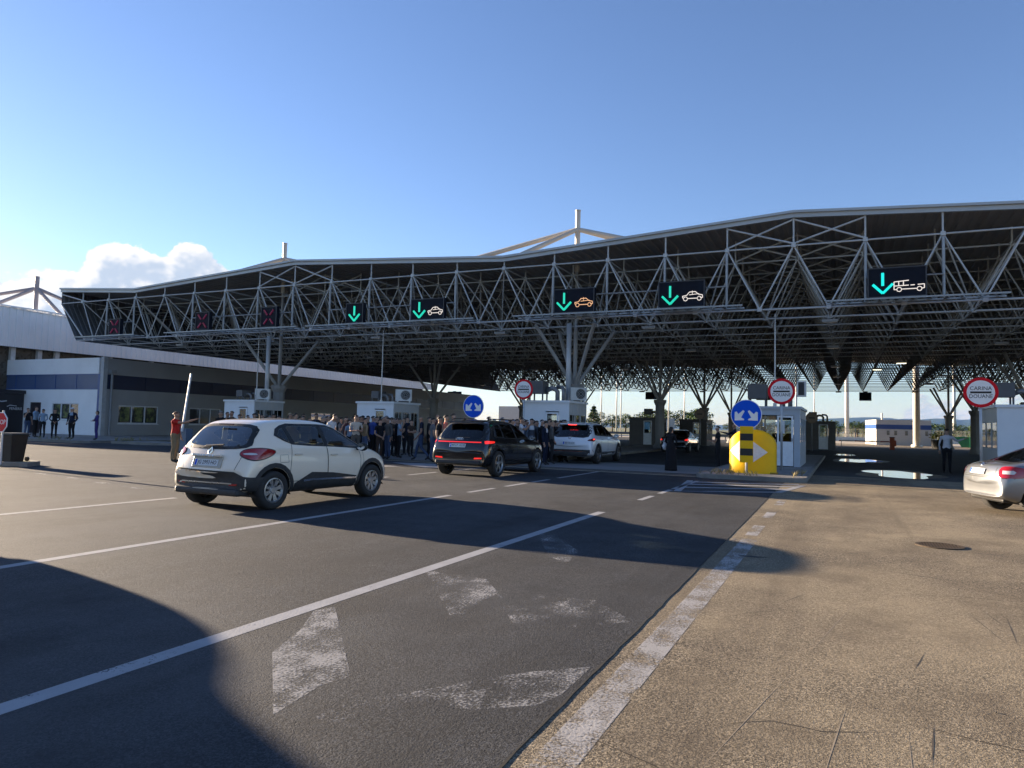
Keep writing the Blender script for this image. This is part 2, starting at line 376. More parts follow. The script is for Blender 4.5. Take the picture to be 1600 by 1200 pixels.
stripe([(-19.4, 11.6), (-13.5, 10.3), (-13.4, 10.45), (-19.4, 11.8)], mat=M_P2, z=.0030)
# ------------------------------------------------------------------ small ground things
def blob(cx, cy, rx, ry, n=28, k=.25, rot=0.0):
    ph = [random.uniform(0, 6.28) for _ in range(4)]; pts = []
    for i in range(n):
        t = 2 * math.pi * i / n; r = 1 + k * (math.sin(2 * t + ph[0]) * .5 + math.sin(3 * t + ph[1]) * .4 + math.sin(5 * t + ph[2]) * .3)
        x, y = rx * r * math.cos(t), ry * r * math.sin(t); pts.append((cx + x * math.cos(rot) - y * math.sin(rot), cy + x * math.sin(rot) + y * math.cos(rot)))
    return pts
tp = NT('puddle_water'); tp.set(col=(.02, .02, .02), rough=.015, spec=.9); M_WATER = tp.m
M_WET = pm('damp_asphalt', (.022, .020, .018), .45, var=.2, scale=3)
for cx, cy, rx, ry in ((1.9, 31.0, 1.15, 2.4), (.75, 44.0, .95, 2.6), (.1, 54.5, .55, 2.0)):
    mb = MB(); mb.add([(x, y, -.0004) for x, y in blob(cx, cy, rx * 1.35, ry * 1.3)], [tuple(range(28))])
    tag(mb.build('damp_patch', M_WET), 'dark damp ring around a puddle', 'damp patch', kind='structure')
    mb = MB(); mb.add([(x, y, .0002) for x, y in blob(cx, cy, rx, ry, k=.34)], [tuple(range(28))])
    tag(mb.build('puddle', M_WATER), 'bright puddle mirroring the sky under the canopy', 'puddle', kind='structure')
M_TAR = pm('tar_patch', (.018, .017, .016), .8, var=.3, scale=9, bump=.5, bscale=40)
for (cx, cy, rx, ry) in ((-1.98, 9.25, .17, .13), (-1.72, 9.13, .15, .10), (-1.02, 9.18, .15, .05)):
    mb = MB(); mb.add([(x, y, .0045 if cx < -1.4 else -.0004) for x, y in blob(cx, cy, rx, ry)], [tuple(range(28))])
    tag(mb.build('tar_patch', M_TAR), 'dark tar patch in the asphalt near the edge line', 'stain', kind='structure')
M_SC = pm('scuff', (.062, .050, .038), .9, var=.2, scale=8)
def scr(x0, y0, x1, y1, w, m=M_SC):
    d = Vector((x1 - x0, y1 - y0)); n = Vector((-d.y, d.x)).normalized() * w * .33
    mx, my = (x0 + x1) / 2 + n.x * .6, (y0 + y1) / 2 + n.y * .6
    mb = MB(); mb.add([(x0, y0, -.0012), (mx - n.x, my - n.y, -.0012), (x1, y1, -.0012), (mx + n.x, my + n.y, -.0012)], [(0, 1, 2, 3)])
    tag(mb.build('scuff_mark', m), 'thin dark scuff on the brown lot', 'scuff', kind='structure')
for a in ((1.25, 7.4, 1.15, 6.35, .012), (1.4, 7.3, 1.28, 6.5, .014), (.95, 7.5, 1.1, 6.3, .010), (1.08, 7.6, 1.2, 6.8, .010), (.43, 4.5, .36, 3.85, .014), (.52, 5.9, .4, 5.35, .012), (-.5, 6.9, -.32, 7.4, .014), (.3, 9.1, 1.2, 8.8, .05), (1.0, 5.1, 1.5, 5.0, .05), (1.2, 11.2, 2.2, 10.9, .04), (-.1, 9.9, .4, 10.5, .03), (1.7, 15.2, 3.2, 14.6, .05)): scr(*a)
M_CR = pm('lot_crack', (.02, .016, .012), .95)
for k, (x, y, dx, dy, n) in enumerate(((-1.4, 3.55, .16, -.05, 9), (-.6, 3.9, .13, .03, 7), (.2, 4.4, .2, -.02, 9), (-1.35, 12.6, .3, .06, 12), (.4, 7.9, .22, .03, 10), (1.8, 9.0, .2, -.09, 9), (-.9, 6.1, .1, .12, 6))):
    mb = MB(); pts = []
    for i in range(n): pts.append((x, y)); x += dx * random.uniform(.5, 1.4) + random.uniform(-.03, .03); y += dy + random.uniform(-.07, .07)
    for i, (a, b) in enumerate(pts):
        w = .0045 * math.sin(math.pi * (i + .15) / (n - .7)); mb.v += [(a, b - w, -.0009), (a, b + w, -.0009)]
        if i: mb.f.append((2 * i - 2, 2 * i, 2 * i + 1, 2 * i - 1)); mb.m.append(0)
    tag(mb.build('lot_crack', M_CR), 'thin dark crack wandering across the brown lot', 'crack', kind='structure')
M_SL = pm('light_scratch', (.25, .205, .145), .9, var=.15, scale=8)
for a in ((-.62, 3.2, -.28, 5.1, .010), (-.28, 5.1, .12, 7.4, .008), (-.1, 3.4, .02, 4.6, .012), (.26, 3.1, .30, 4.4, .010)): scr(*a, M_SL)
M_STONE = pm('pebble', (.05, .045, .04), .9, var=.3)
mb = MB()
for i in range(60):
    x, y = random.uniform(-1.2, 3.2), random.uniform(2.6, 11); r = random.uniform(.002, .006); mb.ball((x, y, r * .4), (r, r * 1.3, r * .7), 6, 4)
tag(mb.build('debris', M_STONE), 'small dark stones and crumbs scattered on the brown lot', 'debris', kind='stuff')
# cast iron grate
gr = thing('manhole_grate', 'round rusty cast iron manhole grate set in the brown lot', 'manhole', (1.2, 11.5, -.001))
M_RUST = pm('rusty_iron', (.06, .043, .028), .8, .4, .25, 14, .4, 50)
mb = MB(); mb.lathe([(.30, .0), (.30, .012), (.25, .012), (.25, 0)], 28); mb.build('rim', M_RUST, gr)
mb = MB()
for i in range(-6, 7):
    x = i * .037; h = math.sqrt(max(0, .25 ** 2 - x * x)); mb.box((x, 0, .005), (.018, 2 * h, .011))
mb.build('grille', M_RUST, gr)
mb = MB(); mb.lathe([(.0001, .001), (.25, .001)], 28); mb.build('pit', pm('pit_black', (.01, .01, .01), .9), gr)
# ------------------------------------------------------------------ islands and pavements
def island(name, pts, h, label, top=M_PAVE):
    n = len(pts); cx = sum(p[0] for p in pts) / n; cy = sum(p[1] for p in pts) / n
    mb = MB(); inn = []
    for i, p in enumerate(pts):
        a = Vector(pts[i - 1]); b = Vector(p); c = Vector(pts[(i + 1) % n]); e1 = (b - a).normalized(); e2 = (c - b).normalized()
        nn = Vector((-(e1.y + e2.y), e1.x + e2.x)); nn.normalize(); q = b + nn * .14
        if (q - Vector((cx, cy))).length > (b - Vector((cx, cy))).length: q = b - nn * .14
        inn.append(tuple(q))
    vs = [(x, y, -.02) for x, y in pts] + [(x, y, h - .015) for x, y in pts] + [(x + (ix - x) * .15, y + (iy - y) * .15, h) for (x, y), (ix, iy) in zip(pts, inn)] + [(x, y, h) for x, y in inn] + [(x, y, h - .006) for x, y in inn]
    fs = []
    for k in range(4):
        for i in range(n): fs.append((k * n + i, k * n + (i + 1) % n, (k + 1) * n + (i + 1) % n, (k + 1) * n + i))
    mb.add(vs, fs, 0); mb.add([(x, y, h - .006) for x, y in inn], [tuple(range(n))], 1)
    return tag(mb.build(name, [M_KERB, top]), label, 'kerb island', kind='structure')
def nose(x0, x1, y0, y1, r=.5, n=5):
    pts = []
    for i in range(n + 1):
        t = math.pi + math.pi / 2 * i / n; pts.append((x0 + r + r * math.cos(t), y0 + r + r * math.sin(t)))
    for i in range(n + 1):
        t = 1.5 * math.pi + math.pi / 2 * i / n; pts.append((x1 - r + r * math.cos(t), y0 + r + r * math.sin(t)))
    return pts + [(x1, y1), (x0, y1)]
island('traffic_island', nose(-4.3, -1.0, 22.9, 47), .14, 'low kerbed island carrying the yellow bollard and a booth')
island('traffic_island', nose(-14.6, -10.9 - .35, 25.2, 60), .14, 'low kerbed island behind the black car')
island('traffic_island', nose(-23.9, -19.9, 26.6, 60), .14, 'low kerbed island carrying the middle booth')
island('traffic_island', nose(-33.2, -29.2, 27.5, 60), .14, 'low kerbed island carrying the far left booth')
island('traffic_island', nose(4.85, 8.2, 29.6, 37), .14, 'low kerbed island at the right of the canopy')
island('pavement', [(-90, 24.6), (-46, 24.6), (-37.6, 24.8), (-37, 25.4), (-37, 90), (-45.6, 90), (-45.6, 31.9), (-90, 31.9)], .14, 'concrete pavement in front of the office building')
island('traffic_island', [(-36.2, 26.0), (-33.5, 26.2), (-31.5, 27.0), (-32, 28.5), (-36.2, 28.0)], .13, 'narrow pale kerb island on the left road')
isl = island('traffic_island', [(-30, 11.5), (-22.0, 12.3), (-21.2, 12.7), (-21.6, 13.3), (-30, 14.6)], .13, 'grassy kerb island with a bin at the left edge', M_GRASS)
def tufts(name, areas, n, hgt, label, cols=(.10, .14, .03)):
    mb = MB()
    for k in range(n):
        x0, y0, x1, y1, z = random.choice(areas); x, y = random.uniform(x0, x1), random.uniform(y0, y1)
        for b in range(5):
            a = random.uniform(0, 6.28); h = hgt * random.uniform(.5, 1.3); l = h * random.uniform(.2, .8); w = .005
            c, s = math.cos(a), math.sin(a)
            mb.add([(x - s * w, y + c * w, z), (x + s * w, y - c * w, z), (x + c * l * .5 + s * w * .5, y + s * l * .5 - c * w * .5, z + h * .7), (x + c * l, y + s * l, z + h), (x + c * l * .5 - s * w * .5, y + s * l * .5 + c * w * .5, z + h * .7)], [(0, 1, 2, 3, 4)])
    return tag(mb.build(name, pm('grass_blade_' + name + str(n), cols, .8, var=.35, scale=2)), label, 'grass', kind='stuff')
tufts('grass', [(-27, 12.3, -22.3, 13.0, .12)], 620, .09, 'yellow green grass on the island with the bin', (.17, .20, .035))
tufts('weeds', [(-4.2, 22.95, -1.2, 23.2, .13), (-3.9, 23, -3.2, 25, .13), (-1.4, 23.0, -1.1, 26, .13)], 46, .15, 'dry weeds growing along the kerb of the yellow bollard island', (.26, .21, .09))
tufts('weeds', [(-45, 24.6, -37.5, 24.8, .13), (-36.2, 26, -35.5, 27.8, .12)], 60, .2, 'weeds along the pavement kerb before the office building', (.2, .18, .07))
# ------------------------------------------------------------------ canopy
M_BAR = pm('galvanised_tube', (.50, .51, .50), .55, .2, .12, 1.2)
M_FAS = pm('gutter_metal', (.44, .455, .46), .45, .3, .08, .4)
M_BAR3 = pm('galvanised_tube_deep_shade', (.16, .155, .145), .65, .1, .12, 1.2)  # same tube for the rear rows, colour darkened further for shade
M_BAR2 = pm('galvanised_tube_shade', (.36, .36, .345), .6, .15, .12, 1.2)  # same tube for inner rows and branches, canopy shade in the colour
M_DECK = pm('roof_deck_underside', (.34, .32, .285), .8, 0, .15, .3)
M_CLAD = pm('dark_cladding', (.11, .115, .12), .6, 0, .12, .5)
M_CONC = pm('column_concrete', (.27, .262, .245), .85, 0, .14, 1.0, .25, 20, dirt=.3)
can = thing('canopy', 'huge dark space-frame canopy roof spanning all border lanes', 'canopy', (0, 30, 0))
PX, X0 = 2.56, -1.78
def rz_(x):
    p = ((x + 1.78) / 25.6) % 1.0; p = min(p, 1 - p) * 2; return 10.14 - .80 * p
YB = 64.0
XL, XR = -47.5, 36.0
xs = sorted([XL, XR] + [X0 + 12.8 * k for k in range(-3, 4) if XL < X0 + 12.8 * k < XR])
mb = MB()       # ribbed roof deck (ribs run along the lanes)
def roof_pts(dz):
    pts = []; x = XL
    while x < XR:
        for dx, up in ((0, 0), (.16, 0), (.20, .05), (.36, .05)): pts.append((x + dx, rz_(x + dx) + dz + up))
        x += .40
    return pts
top = roof_pts(0)
n = len(top)
mb.add([(x, .05, z) for x, z in top] + [(x, YB, z) for x, z in top], [(i, i + 1, n + i + 1, n + i) for i in range(n - 1)])
mb.add([(x, .05, rz_(x) + .2) for x in xs] + [(x, YB, rz_(x) + .2) for x in xs], [(i, i + 1, len(xs) + i + 1, len(xs) + i) for i in range(len(xs) - 1)])
mb.build('roof', M_DECK, can)
mb = MB()
for a, b in zip(xs[:-1], xs[1:]):
    for y0, y1, h0, h1 in ((-.10, .06, -.10, .07), (-.20, -.101, .071, .17)):
        za, zb = rz_(a), rz_(b)
        vs = [(x, y, z + h) for x, z in ((a, za), (b, zb)) for y in (y0, y1) for h in (h0, h1)]
        mb.add(vs, [(0, 1, 3, 2), (4, 6, 7, 5), (0, 4, 5, 1), (2, 3, 7, 6), (1, 5, 7, 3), (0, 2, 6, 4)])
mb.build('fascia', M_FAS, can)
mb = MB()       # left end: ribbed wall hanging from the roof edge and leaning inward
y = 0.0
prof = []
while y < YB:
    for dy, off in ((0, 0), (.12, 0), (.16, .05), (.28, .05)): prof.append((y + dy, off))
    y += .32
for (xa, za, xb, zb) in ((XL, rz_(XL) + .12, XL, 8.9), (XL, 8.9, -45.75, 6.38)):
    m = len(prof)
    mb.add([(xa + o, yy, za) for yy, o in prof] + [(xb + o, yy, zb) for yy, o in prof], [(i, i + 1, m + i + 1, m + i) for i in range(m - 1)])
mb.build('end_cladding', M_CLAD, can)
ZT, ZB = 8.93, 6.40
tops = [X0 + PX * k for k in range(-17, 15)]
NROW = 26
for j in range(NROW):
    y = j * 2.5 + .02
    mb = MB(); n = 8 if j < 3 else 4; rd = .034 if j < 7 else .05
    mb.tube((XL + .1, y, ZT), (XR, y, ZT), .037, n); mb.tube((-45.75, y, ZB), (XR, y, ZB), .040, n)
    for x in tops:
        mb.tube((x, y, ZT - .05), (x, y, rz_(x) - .05), .036, n)
        mb.box((x, y, ZT), (.16, .16, .16)) if j < 6 else None
        for s in (-1, 1):
            xb = x + s * PX / 2
            if xb > -45.8:
                mb.tube((x, y, ZT), (xb, y, ZB), rd, n)
                if j < NROW - 1: mb.tube((x, y, ZT), (xb, y + 2.5, ZB), rd * .92, n)
        xb = x + PX / 2
        if j < 6: mb.box((xb, y, ZB), (.17, .17, .15))
        if j < NROW - 1:
            mb.tube((x, y, ZT), (x, y + 2.5, ZT), .032, 4); 
            if xb > -45.8: mb.tube((xb, y, ZB), (xb, y + 2.5, ZB), .034, 4)
    for k in (-10, 0, 10):
        x = X0 + PX * k
        for s in (-1, 1):
            if x + s * PX < XL: continue
            mb.tube((x, y, rz_(x) - .15), (x + s * PX, y, ZT + .08), .04, n); mb.tube((x, y, ZT + .08), (x + s * PX, y, rz_(x + s * PX) - .15), .04, n)
    if j == 0:
        for a, b, za, zb in ((XL, -44.9, ZT - .05, ZB), (-44.9, XL, ZT, 9.55)): mb.tube((a, y, za), (b, y, zb), .045, 8)
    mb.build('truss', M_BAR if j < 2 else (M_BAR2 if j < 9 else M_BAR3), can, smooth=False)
def column(x, y, parent, mast=False):
    pr = [(.52, 0), (.52, .12), (.40, .35), (.345, .5), (.33, 3.05), (.33, 3.15), (.46, 3.42), (.46, 3.58), (.0001, 3.58)]
    mb = MB(); mb.lathe(pr, 8, (x, y, 0)); c = mb.build('column', M_CONC, parent)
    mb = MB()
    mb.tube((x, y, 3.55), (x, y, ZB + .1), .105, 8); mb.tube((x, y, ZB), (x, y, rz_(x)), .08, 8)
    for sx in (-1, 1):
        for sy in (-1, 1):
            mb.tube((x + .12 * sx, y + .12 * sy, 3.62), (x + 1.5 * sx, y + 1.6 * sy, ZB), .095, 8)
    mb.build('branch', M_BAR2, c)
    if mast:
        mb = MB(); zt = 12.3
        mb.tube((x, y, 9.2), (x, y, zt), .13, 10); mb.tube((x, y, zt - .02), (x, y, zt + .02), .15, 10)
        for dx, dy in ((-7.5, -.6), (4.4, -.8), (5.2, 2.6), (-2.2, -2.6)):
            mb.tube((x, y, 11.35), (x + dx, y + dy, rz_(x + dx) + .15), .11, 10, .13)
        mb.build('mast', pm('mast_paint', (.50, .45, .38), .5, .1, .1, 1), parent)
cols = [(-31, 33), (-12, 33), (-31, 51), (-12, 51), (10, 51), (-31, 69), (-12, 69), (9.8, 69), (10.1, 33.5), (-31, 87), (-12, 87), (10, 87)]
for (x, y) in cols: column(x, y - 30, can, (x, y) in ((-31, 33), (-12, 33)))
M_PIPE = pm('drainpipe_paint', (.52, .55, .57), .4, .1, .08, 1)
for x, y, z0 in ((-31.2, 32.2, 2.0), (-12.05, 32.2, 2.5)):
    mb = MB(); mb.tube((x, y - 30, z0), (x, y - 30, 6.5), .125, 12); mb.build('drainpipe', M_PIPE, can, smooth=True)
# lamps hung in the frame
M_LBOX = pm('lamp_housing', (.30, .31, .31), .5, .3); M_LAMP = em('lamp_glow', (1.0, .9, .62), .55); M_LOFF = pm('lamp_lens', (.5, .5, .48), .2)
lamp0 = None
for i, (x, y) in enumerate([(X0 + PX * (k + .5), yy) for yy in (32.5, 42.5, 55, 65, 75, 90) for k in (-15, -12, -9, -6, -3, 0, 3, 6)]):
    if lamp0 is None:
        lp = thing('canopy_lamp', 'x', 'lamp'); lamp0 = lp
        MB().box((0, 0, -.16), (.62, .42, .10)).tube((0, 0, -.1), (0, 0, 0), .03).build('housing', M_LBOX, lp)
        MB().box((0, 0, -.222), (.54, .34, .022)).build('lens', M_LOFF, lp)
    else: lp = copy_tree(lamp0)
    lp.location = (x, y, 6.36); lp['group'] = 'lamps hung under the canopy'
    lp['label'] = 'small box lamp hung from the underside of the canopy frame'
for x, y in ((3.4, 52.0), (2.2, 57.0)):
    lp = copy_tree(lamp0); lp.location = (x, y, 6.3); lp['label'] = 'lit box lamp glowing yellow under the canopy frame'
    for ch in lp.children:
        if ch.name.startswith('lens'):
            ch.data = ch.data.copy(); ch.data.materials[0] = M_LAMP
# ------------------------------------------------------------------ LED lane signs
M_LED = pm('led_board', (.008, .010, .018), .6, var=.1, spec=.15); M_LEDF = pm('led_frame', (.05, .05, .055), .5)
M_GRN = em('led_green', (.02, .75, .52), .19); M_CYN = em('led_cyan', (.01, .78, .72), .24); M_REDX = em('led_red', (.42, .03, .13), .028); M_WHT = em('led_white', (.95, .85, .78), .2); M_ORG = em('led_orange', (.95, .52, .28), .2)
CAR = [(-.42, -.08), (-.44, .03), (-.25, .07), (-.13, .24), (.13, .25), (.27, .10), (.44, .06), (.45, -.08), (.34, -.08)]
CAR = [(x * .92, z * .78) for x, z in CAR]
BUS = [[(-.5, -.12), (-.5, .18), (.0, .22)], [(-.5, .02), (0, .03)], [(-.34, .03), (-.34, .2)], [(-.18, .03), (-.18, .21)], [(.06, .03), (.2, .035)], [(.3, .04), (.52, .05), (.52, -.1), (.42, -.11)], [(-.5, -.12), (-.4, -.12)], [(-.24, -.11), (.26, -.11)]]
def led(x0, x1, z0, z1, kind, label, green=None):
    w, h = x1 - x0, z1 - z0
    t = thing('lane_sign', label, 'lane sign', ((x0 + x1) / 2, 29.45, z0), group='LED lane signs along the canopy front')
    MB().box((0, 0, h / 2), (w, .22, h)).build('board', M_LED, t)
    fr = MB()
    for s in (-1, 1): fr.box((s * (w / 2 - .02), -.125, h / 2), (.04, .03, h)); fr.box((0, -.1255, h / 2 + s * (h / 2 - .02)), (w - .082, .03, .04))
    fr.build('frame', M_LEDF, t)
    ya = -.128; g = green or M_GRN
    def bar(mb, pts, r, dx=0, dz=0, sc=1):
        for p, q in zip(pts[:-1], pts[1:]): mb.tube((dx + p[0] * sc, ya, dz + p[1] * sc), (dx + q[0] * sc, ya, dz + q[1] * sc), r, 6)
    if kind == 'x':
        mb = MB()
        for sx in (-1, 1):
            for sz in (-1, 1): bar(mb, [(sx * .09, sz * .11), (sx * .33, sz * .38)], .045, 0, h / 2)
        mb.build('cross', M_REDX, t)
    else:
        ax = 0 if kind == 'arrow' else -w / 2 + w * .26
        mb = MB(); bar(mb, [(0, .36), (0, -.12)], .05, ax, h / 2); bar(mb, [(-.33, -.06), (0, -.40), (.33, -.06)], .05, ax, h / 2); mb.build('arrow', g, t)
    if kind in ('car', 'carw'):
        mb = MB(); cx, cz = w * .24, h / 2 - .12; m1 = M_ORG if kind == 'car' else M_WHT
        bar(mb, CAR, .016, cx, cz); bar(mb, [(-.2, -.08), (.2, -.08)], .016, cx, cz); bar(mb, [(-.13, .07), (.27, .10)], .012, cx, cz); bar(mb, [(0, .08), (0, .24)], .012, cx, cz)
        for wx in (-.28, .28):
            bar(mb, [(wx + .085 * math.cos(a * .785), -.09 + .085 * math.sin(a * .785)) for a in range(9)], .014, cx, cz)
        mb.build('car_symbol', m1, t)
    if kind == 'bus':
        mb = MB(); cx, cz = w * .2, h / 2 - .17
        for q in BUS: bar(mb, q, .016, cx, cz, .95)
        for wx in (-.31, .34): bar(mb, [(wx + .08 * math.cos(a * .785), -.115 + .08 * math.sin(a * .785)) for a in range(9)], .014, cx, cz)
        mb.build('bus_symbol', M_WHT, t)
    return t
led(-41.63, -40.6, 6.54, 7.54, 'x', 'dim red cross lane sign farthest left on the canopy front')
led(-34.09, -33.0, 6.56, 7.62, 'x', 'dim red cross lane sign second from the left end of the canopy')
led(-29.07, -27.95, 6.55, 7.68, 'x', 'red cross lane sign nearest the single green arrow sign')
led(-23.27, -22.18, 6.54, 7.58, 'arrow', 'narrow square lane sign showing only a green arrow')
led(-19.3, -17.42, 6.54, 7.58, 'carw', 'leftmost wide lane sign with green arrow and white car outline')
led(-11.74, -9.84, 6.54, 7.62, 'car', 'wide lane sign with green arrow and orange car above the column drainpipe')
led(-7.03, -5.12, 6.54, 7.65, 'carw', 'wide lane sign with green arrow and pale car left of the bus sign')
led(.83, 2.75, 6.54, 7.66, 'bus', 'rightmost lane sign with cyan arrow and white bus outline', M_CYN)
for xa, xb in ((-54.5, -52.2), (-24.0, -21.9), (-9.9, -8.2), (1.7, 3.0)):
    t = thing('lane_sign', 'dark back of a lane sign hanging at the far edge of the canopy', 'lane sign', ((xa + xb) / 2, 93.7, 5.35), group='lane signs at the far canopy edge')
    MB().box((0, 0, .5), (xb - xa, .25, 1.0)).build('board', M_LED, t); MB().box((0, 0, 1.04), (.5, .1, .08)).build('bracket', M_LEDF, t)
M_CAT = pm('catwalk_steel', (.32, .335, .34), .45, .3, .08, 1)
def catwalk(xa, xb, label):
    t = thing('catwalk', label, 'catwalk', ((xa + xb) / 2, 29.3, 6.45), group='maintenance catwalks under the lane signs'); w = xb - xa
    mb = MB()
    for y in (-.35, .35): mb.box((0, y, 0), (w, .05, .06))
    n_ = int(w / .5)
    for i in range(n_): 
        x = -w / 2 + w * i / n_; mb.tube((x, -.35, 0), (x + w / n_ / 2, .35, 0), .02, 4); mb.tube((x + w / n_ / 2, .35, 0), (x + w / n_, -.35, 0), .02, 4)
    mb.build('deck', M_CAT, t)
    nodes = [x for x in tops if xa - .1 < x < xb + .1]; xc = (xa + xb) / 2
    for x in nodes:
        mb = MB(); mb.tube((x - xc, .62, 0), (x - xc, .62, 2.35), .055, 8); mb.tube((x - xc, .62, .03), (x - xc, -.35, .03), .03, 6); mb.build('hanger', M_CAT, t)
    mb = MB()
    for a, b in zip(nodes[:-1], nodes[1:]): mb.tube((a - (xa + xb) / 2, .55, .95), (b - (xa + xb) / 2, .55, .95), .032, 6)
    mb.build('rail', M_CAT, t)
catwalk(-44.4, -38.8, 'short light catwalk under the farthest left red cross sign')
catwalk(-36.2, -26.2, 'light catwalk under the two right red cross signs')
catwalk(-25.6, -15.6, 'light catwalk under the narrow arrow and leftmost car signs')
catwalk(-13.6, -3.6, 'light catwalk under the two orange car signs')
catwalk(-.6, 5.2, 'light catwalk under the bus sign')
# ------------------------------------------------------------------ office building and hall
M_WALLP = pm('white_wall_panel', (.80, .82, .83), .5, 0, .05, .5, dirt=.12)
M_WALLG = pm('wall_panel_shade_grey', (.31, .315, .315), .6, 0, .06, .5, dirt=.1)  # side wall panel, greyed in colour for the shade on that face
M_BLUES = pm('blue_band_side_shade', (.016, .026, .062), .4, 0, .12, .3)  # side copy of the blue band, its shade put into the colour
M_BLUE = pm('blue_band_panel', (.055, .095, .20), .4, 0, .12, .3)
M_BLUE2 = pm('blue_band_trim', (.02, .07, .24), .35)
M_HALL = pm('hall_cladding', (.74, .74, .74), .5, .1, .06, .3, dirt=.1)
M_DKWIN = pm('dark_opening', (.03, .03, .032), .35)
M_FRAME = pm('white_window_frame', (.62, .64, .66), .45)
M_PANE = NT('office_pane').set(col=(.03, .035, .04), rough=.04, spec=.9).m
tI = NT('painted_window_reflection'); tI.set(col=tI.mix(tI.ramp(tI.noise(2.2, 5, .7), .42, .62), (.02, .022, .018), (.20, .23, .07)), rough=.6); M_INT = tI.m  # dark and olive mottling paints a green reflection over the panes
off = thing('office_building', 'low white office building with a dark blue band and dark entrance box', 'building', (-45.7, 32, 0))
L = 86.0     # local: x to the left negative, y along lanes
mb = MB()
def wall(mb, a, b, holes, plane, t, mi=0):   # wall with rectangular holes: a,b = (u0,z0),(u1,z1)
    us = sorted({a[0], b[0], *[h[0] for h in holes], *[h[2] for h in holes]}); zs = sorted({a[1], b[1], *[h[1] for h in holes], *[h[3] for h in holes]})
    for u0, u1 in zip(us[:-1], us[1:]):
        for z0, z1 in zip(zs[:-1], zs[1:]):
            uc, zc = (u0 + u1) / 2, (z0 + z1) / 2
            if any(h[0] < uc < h[2] and h[1] < zc < h[3] for h in holes): continue
            if plane == 'X': mb.bb((u0, t[0], z0), (u1, t[1], z1), mi)
            else: mb.bb((t[0], u0, z0), (t[1], u1, z1), mi)
front_holes = [(-5.35, 1.15, -2.45, 2.32), (-7.95, .14, -6.6, 2.35)]
wall(mb, (-40, 0), (-.5, 3.33), front_holes, 'X', (0, .25)); mb.bb((-40, 0, 4.33), (-.5, .25, 5.47))
mb.build('front_wall', M_WALLP, off)
mb = MB()
side_holes = [(1.25, .98, 4.4, 2.25), (7.2, .98, 10.2, 2.25), (14, .98, 17, 2.25), (21, .98, 24, 2.25), (33, .98, 36, 2.25), (27.5, .14, 28.7, 2.3)]
wall(mb, (.25, 0), (L - 32, 3.33), side_holes, 'Y', (-.25, 0)); mb.bb((-.25, .25, 4.33), (0, L - 32, 5.44))
mb.build('side_wall', M_WALLG, off)
MB().bb((-40, .25, 5.3), (-.25, L - 32, 5.4)).build('roof', M_WALLG, off)
mb = MB()
for i in range(17): mb.bb((-.52 - 2.3 * (i + 1), .03, 3.33), (-.56 - 2.3 * i, .22, 4.33))
mb.build('blue_band', M_BLUE, off)
mb = MB()
for i in range(18): mb.bb((-.56 - 2.3 * i, .0, 3.34), (-.52 - 2.3 * i, .22, 4.32))
mb.bb((-40, -.015, 4.30), (-.3, .2, 4.36)); mb.bb((-40, -.012, 3.28), (-.5, .2, 3.335)); mb.bb((-.5, -.02, .0), (-.28, .24, 4.295))
mb.build('blue_trim', M_BLUE2, off)
mb = MB()
for i in range(18): mb.bb((-.22, .28 + 3 * i, 3.33), (-.03, 3.24 + 3 * i, 4.33))
o = mb.build('blue_band', M_BLUES, off)
mb = MB(); mb.bb((-.27, -.03, .0), (.04, .27, 5.52)); mb.build('corner_trim', pm('corner_trim', (.36, .38, .40), .5), off)
mb = MB(); mb.tube((.14, .55, .1), (.14, .55, 4.4), .085, 10); mb.bb((.02, .35, 4.4), (.3, .75, 4.65)); mb.build('downpipe', pm('downpipe_grey', (.22, .23, .24), .5), off)
def window(u0, z0, u1, z1, plane, panes, green_reflection=None):
    w = thing('window', None, None); w.parent = off
    fr = MB(); pn = MB(); d = .07
    us = [u0 + (u1 - u0) * i / panes for i in range(panes + 1)]
    def bx(mb, ua, za, ub, zb, t0, t1):
        if plane == 'X': mb.bb((ua, t0, za), (ub, t1, zb))
        else: mb.bb((-t1, ua, za), (-t0, ub, zb))
    for u in us: bx(fr, max(u0, u - d / 2), z0 + d, min(u1, u + d / 2), z1 - d, .03, .13)
    bx(fr, u0, z0, u1, z0 + d, .028, .132); bx(fr, u0, z1 - d, u1, z1, .028, .132); bx(fr, u0 - .06, z0 - .06, u1 + .06, z0 - .002, -.05, .10)
    bx(pn, u0 + .01, z0 + .01, u1 - .01, z1 - .01, .09, .11)
    fr.build('frame', M_FRAME, w); pn.build('pane', M_PANE, w)
    if green_reflection:
        bl = MB()
        for k in green_reflection: bx(bl, us[k] + .2, z0 + .15, us[k + 1] - .15, z1 - .1, .083, .089)
        bl.build('green_reflection', M_INT, w)
window(-5.35, 1.15, -2.45, 2.32, 'X', 3, (0, 1)); window(1.25, .98, 4.4, 2.25, 'Y', 3, (0, 1, 2)); window(7.2, .98, 10.2, 2.25, 'Y', 3)
for a in (14, 21, 33): window(a, .98, a + 3, 2.25, 'Y', 3)
MB().bb((-7.95, .08, .14), (-6.6, .14, 2.35)).build('door', pm('dark_door', (.03, .02, .025), .4), off)
MB().bb((-.14, 27.5, .14), (-.08, 28.7, 2.3)).build('door', pm('dark_door', (.03, .02, .025), .4), off)
M_KIOSK = pm('entrance_black', (.014, .013, .017), .4)
k = MB(); k.bb((-13.6, -3.1, .14), (-8.6, -.01, 2.95)); k.bb((-13.8, -3.4, 2.951), (-8.4, -.01, 3.2)); ko = k.build('entrance_porch', M_KIOSK, off)
M_LET = pm('pale_lettering', (.55, .57, .60), .4)
text('FENERIS', .26, M_LET, off, (-8.585, -.55, 1.85), (math.pi / 2, 0, math.pi / 2), sx=.95)
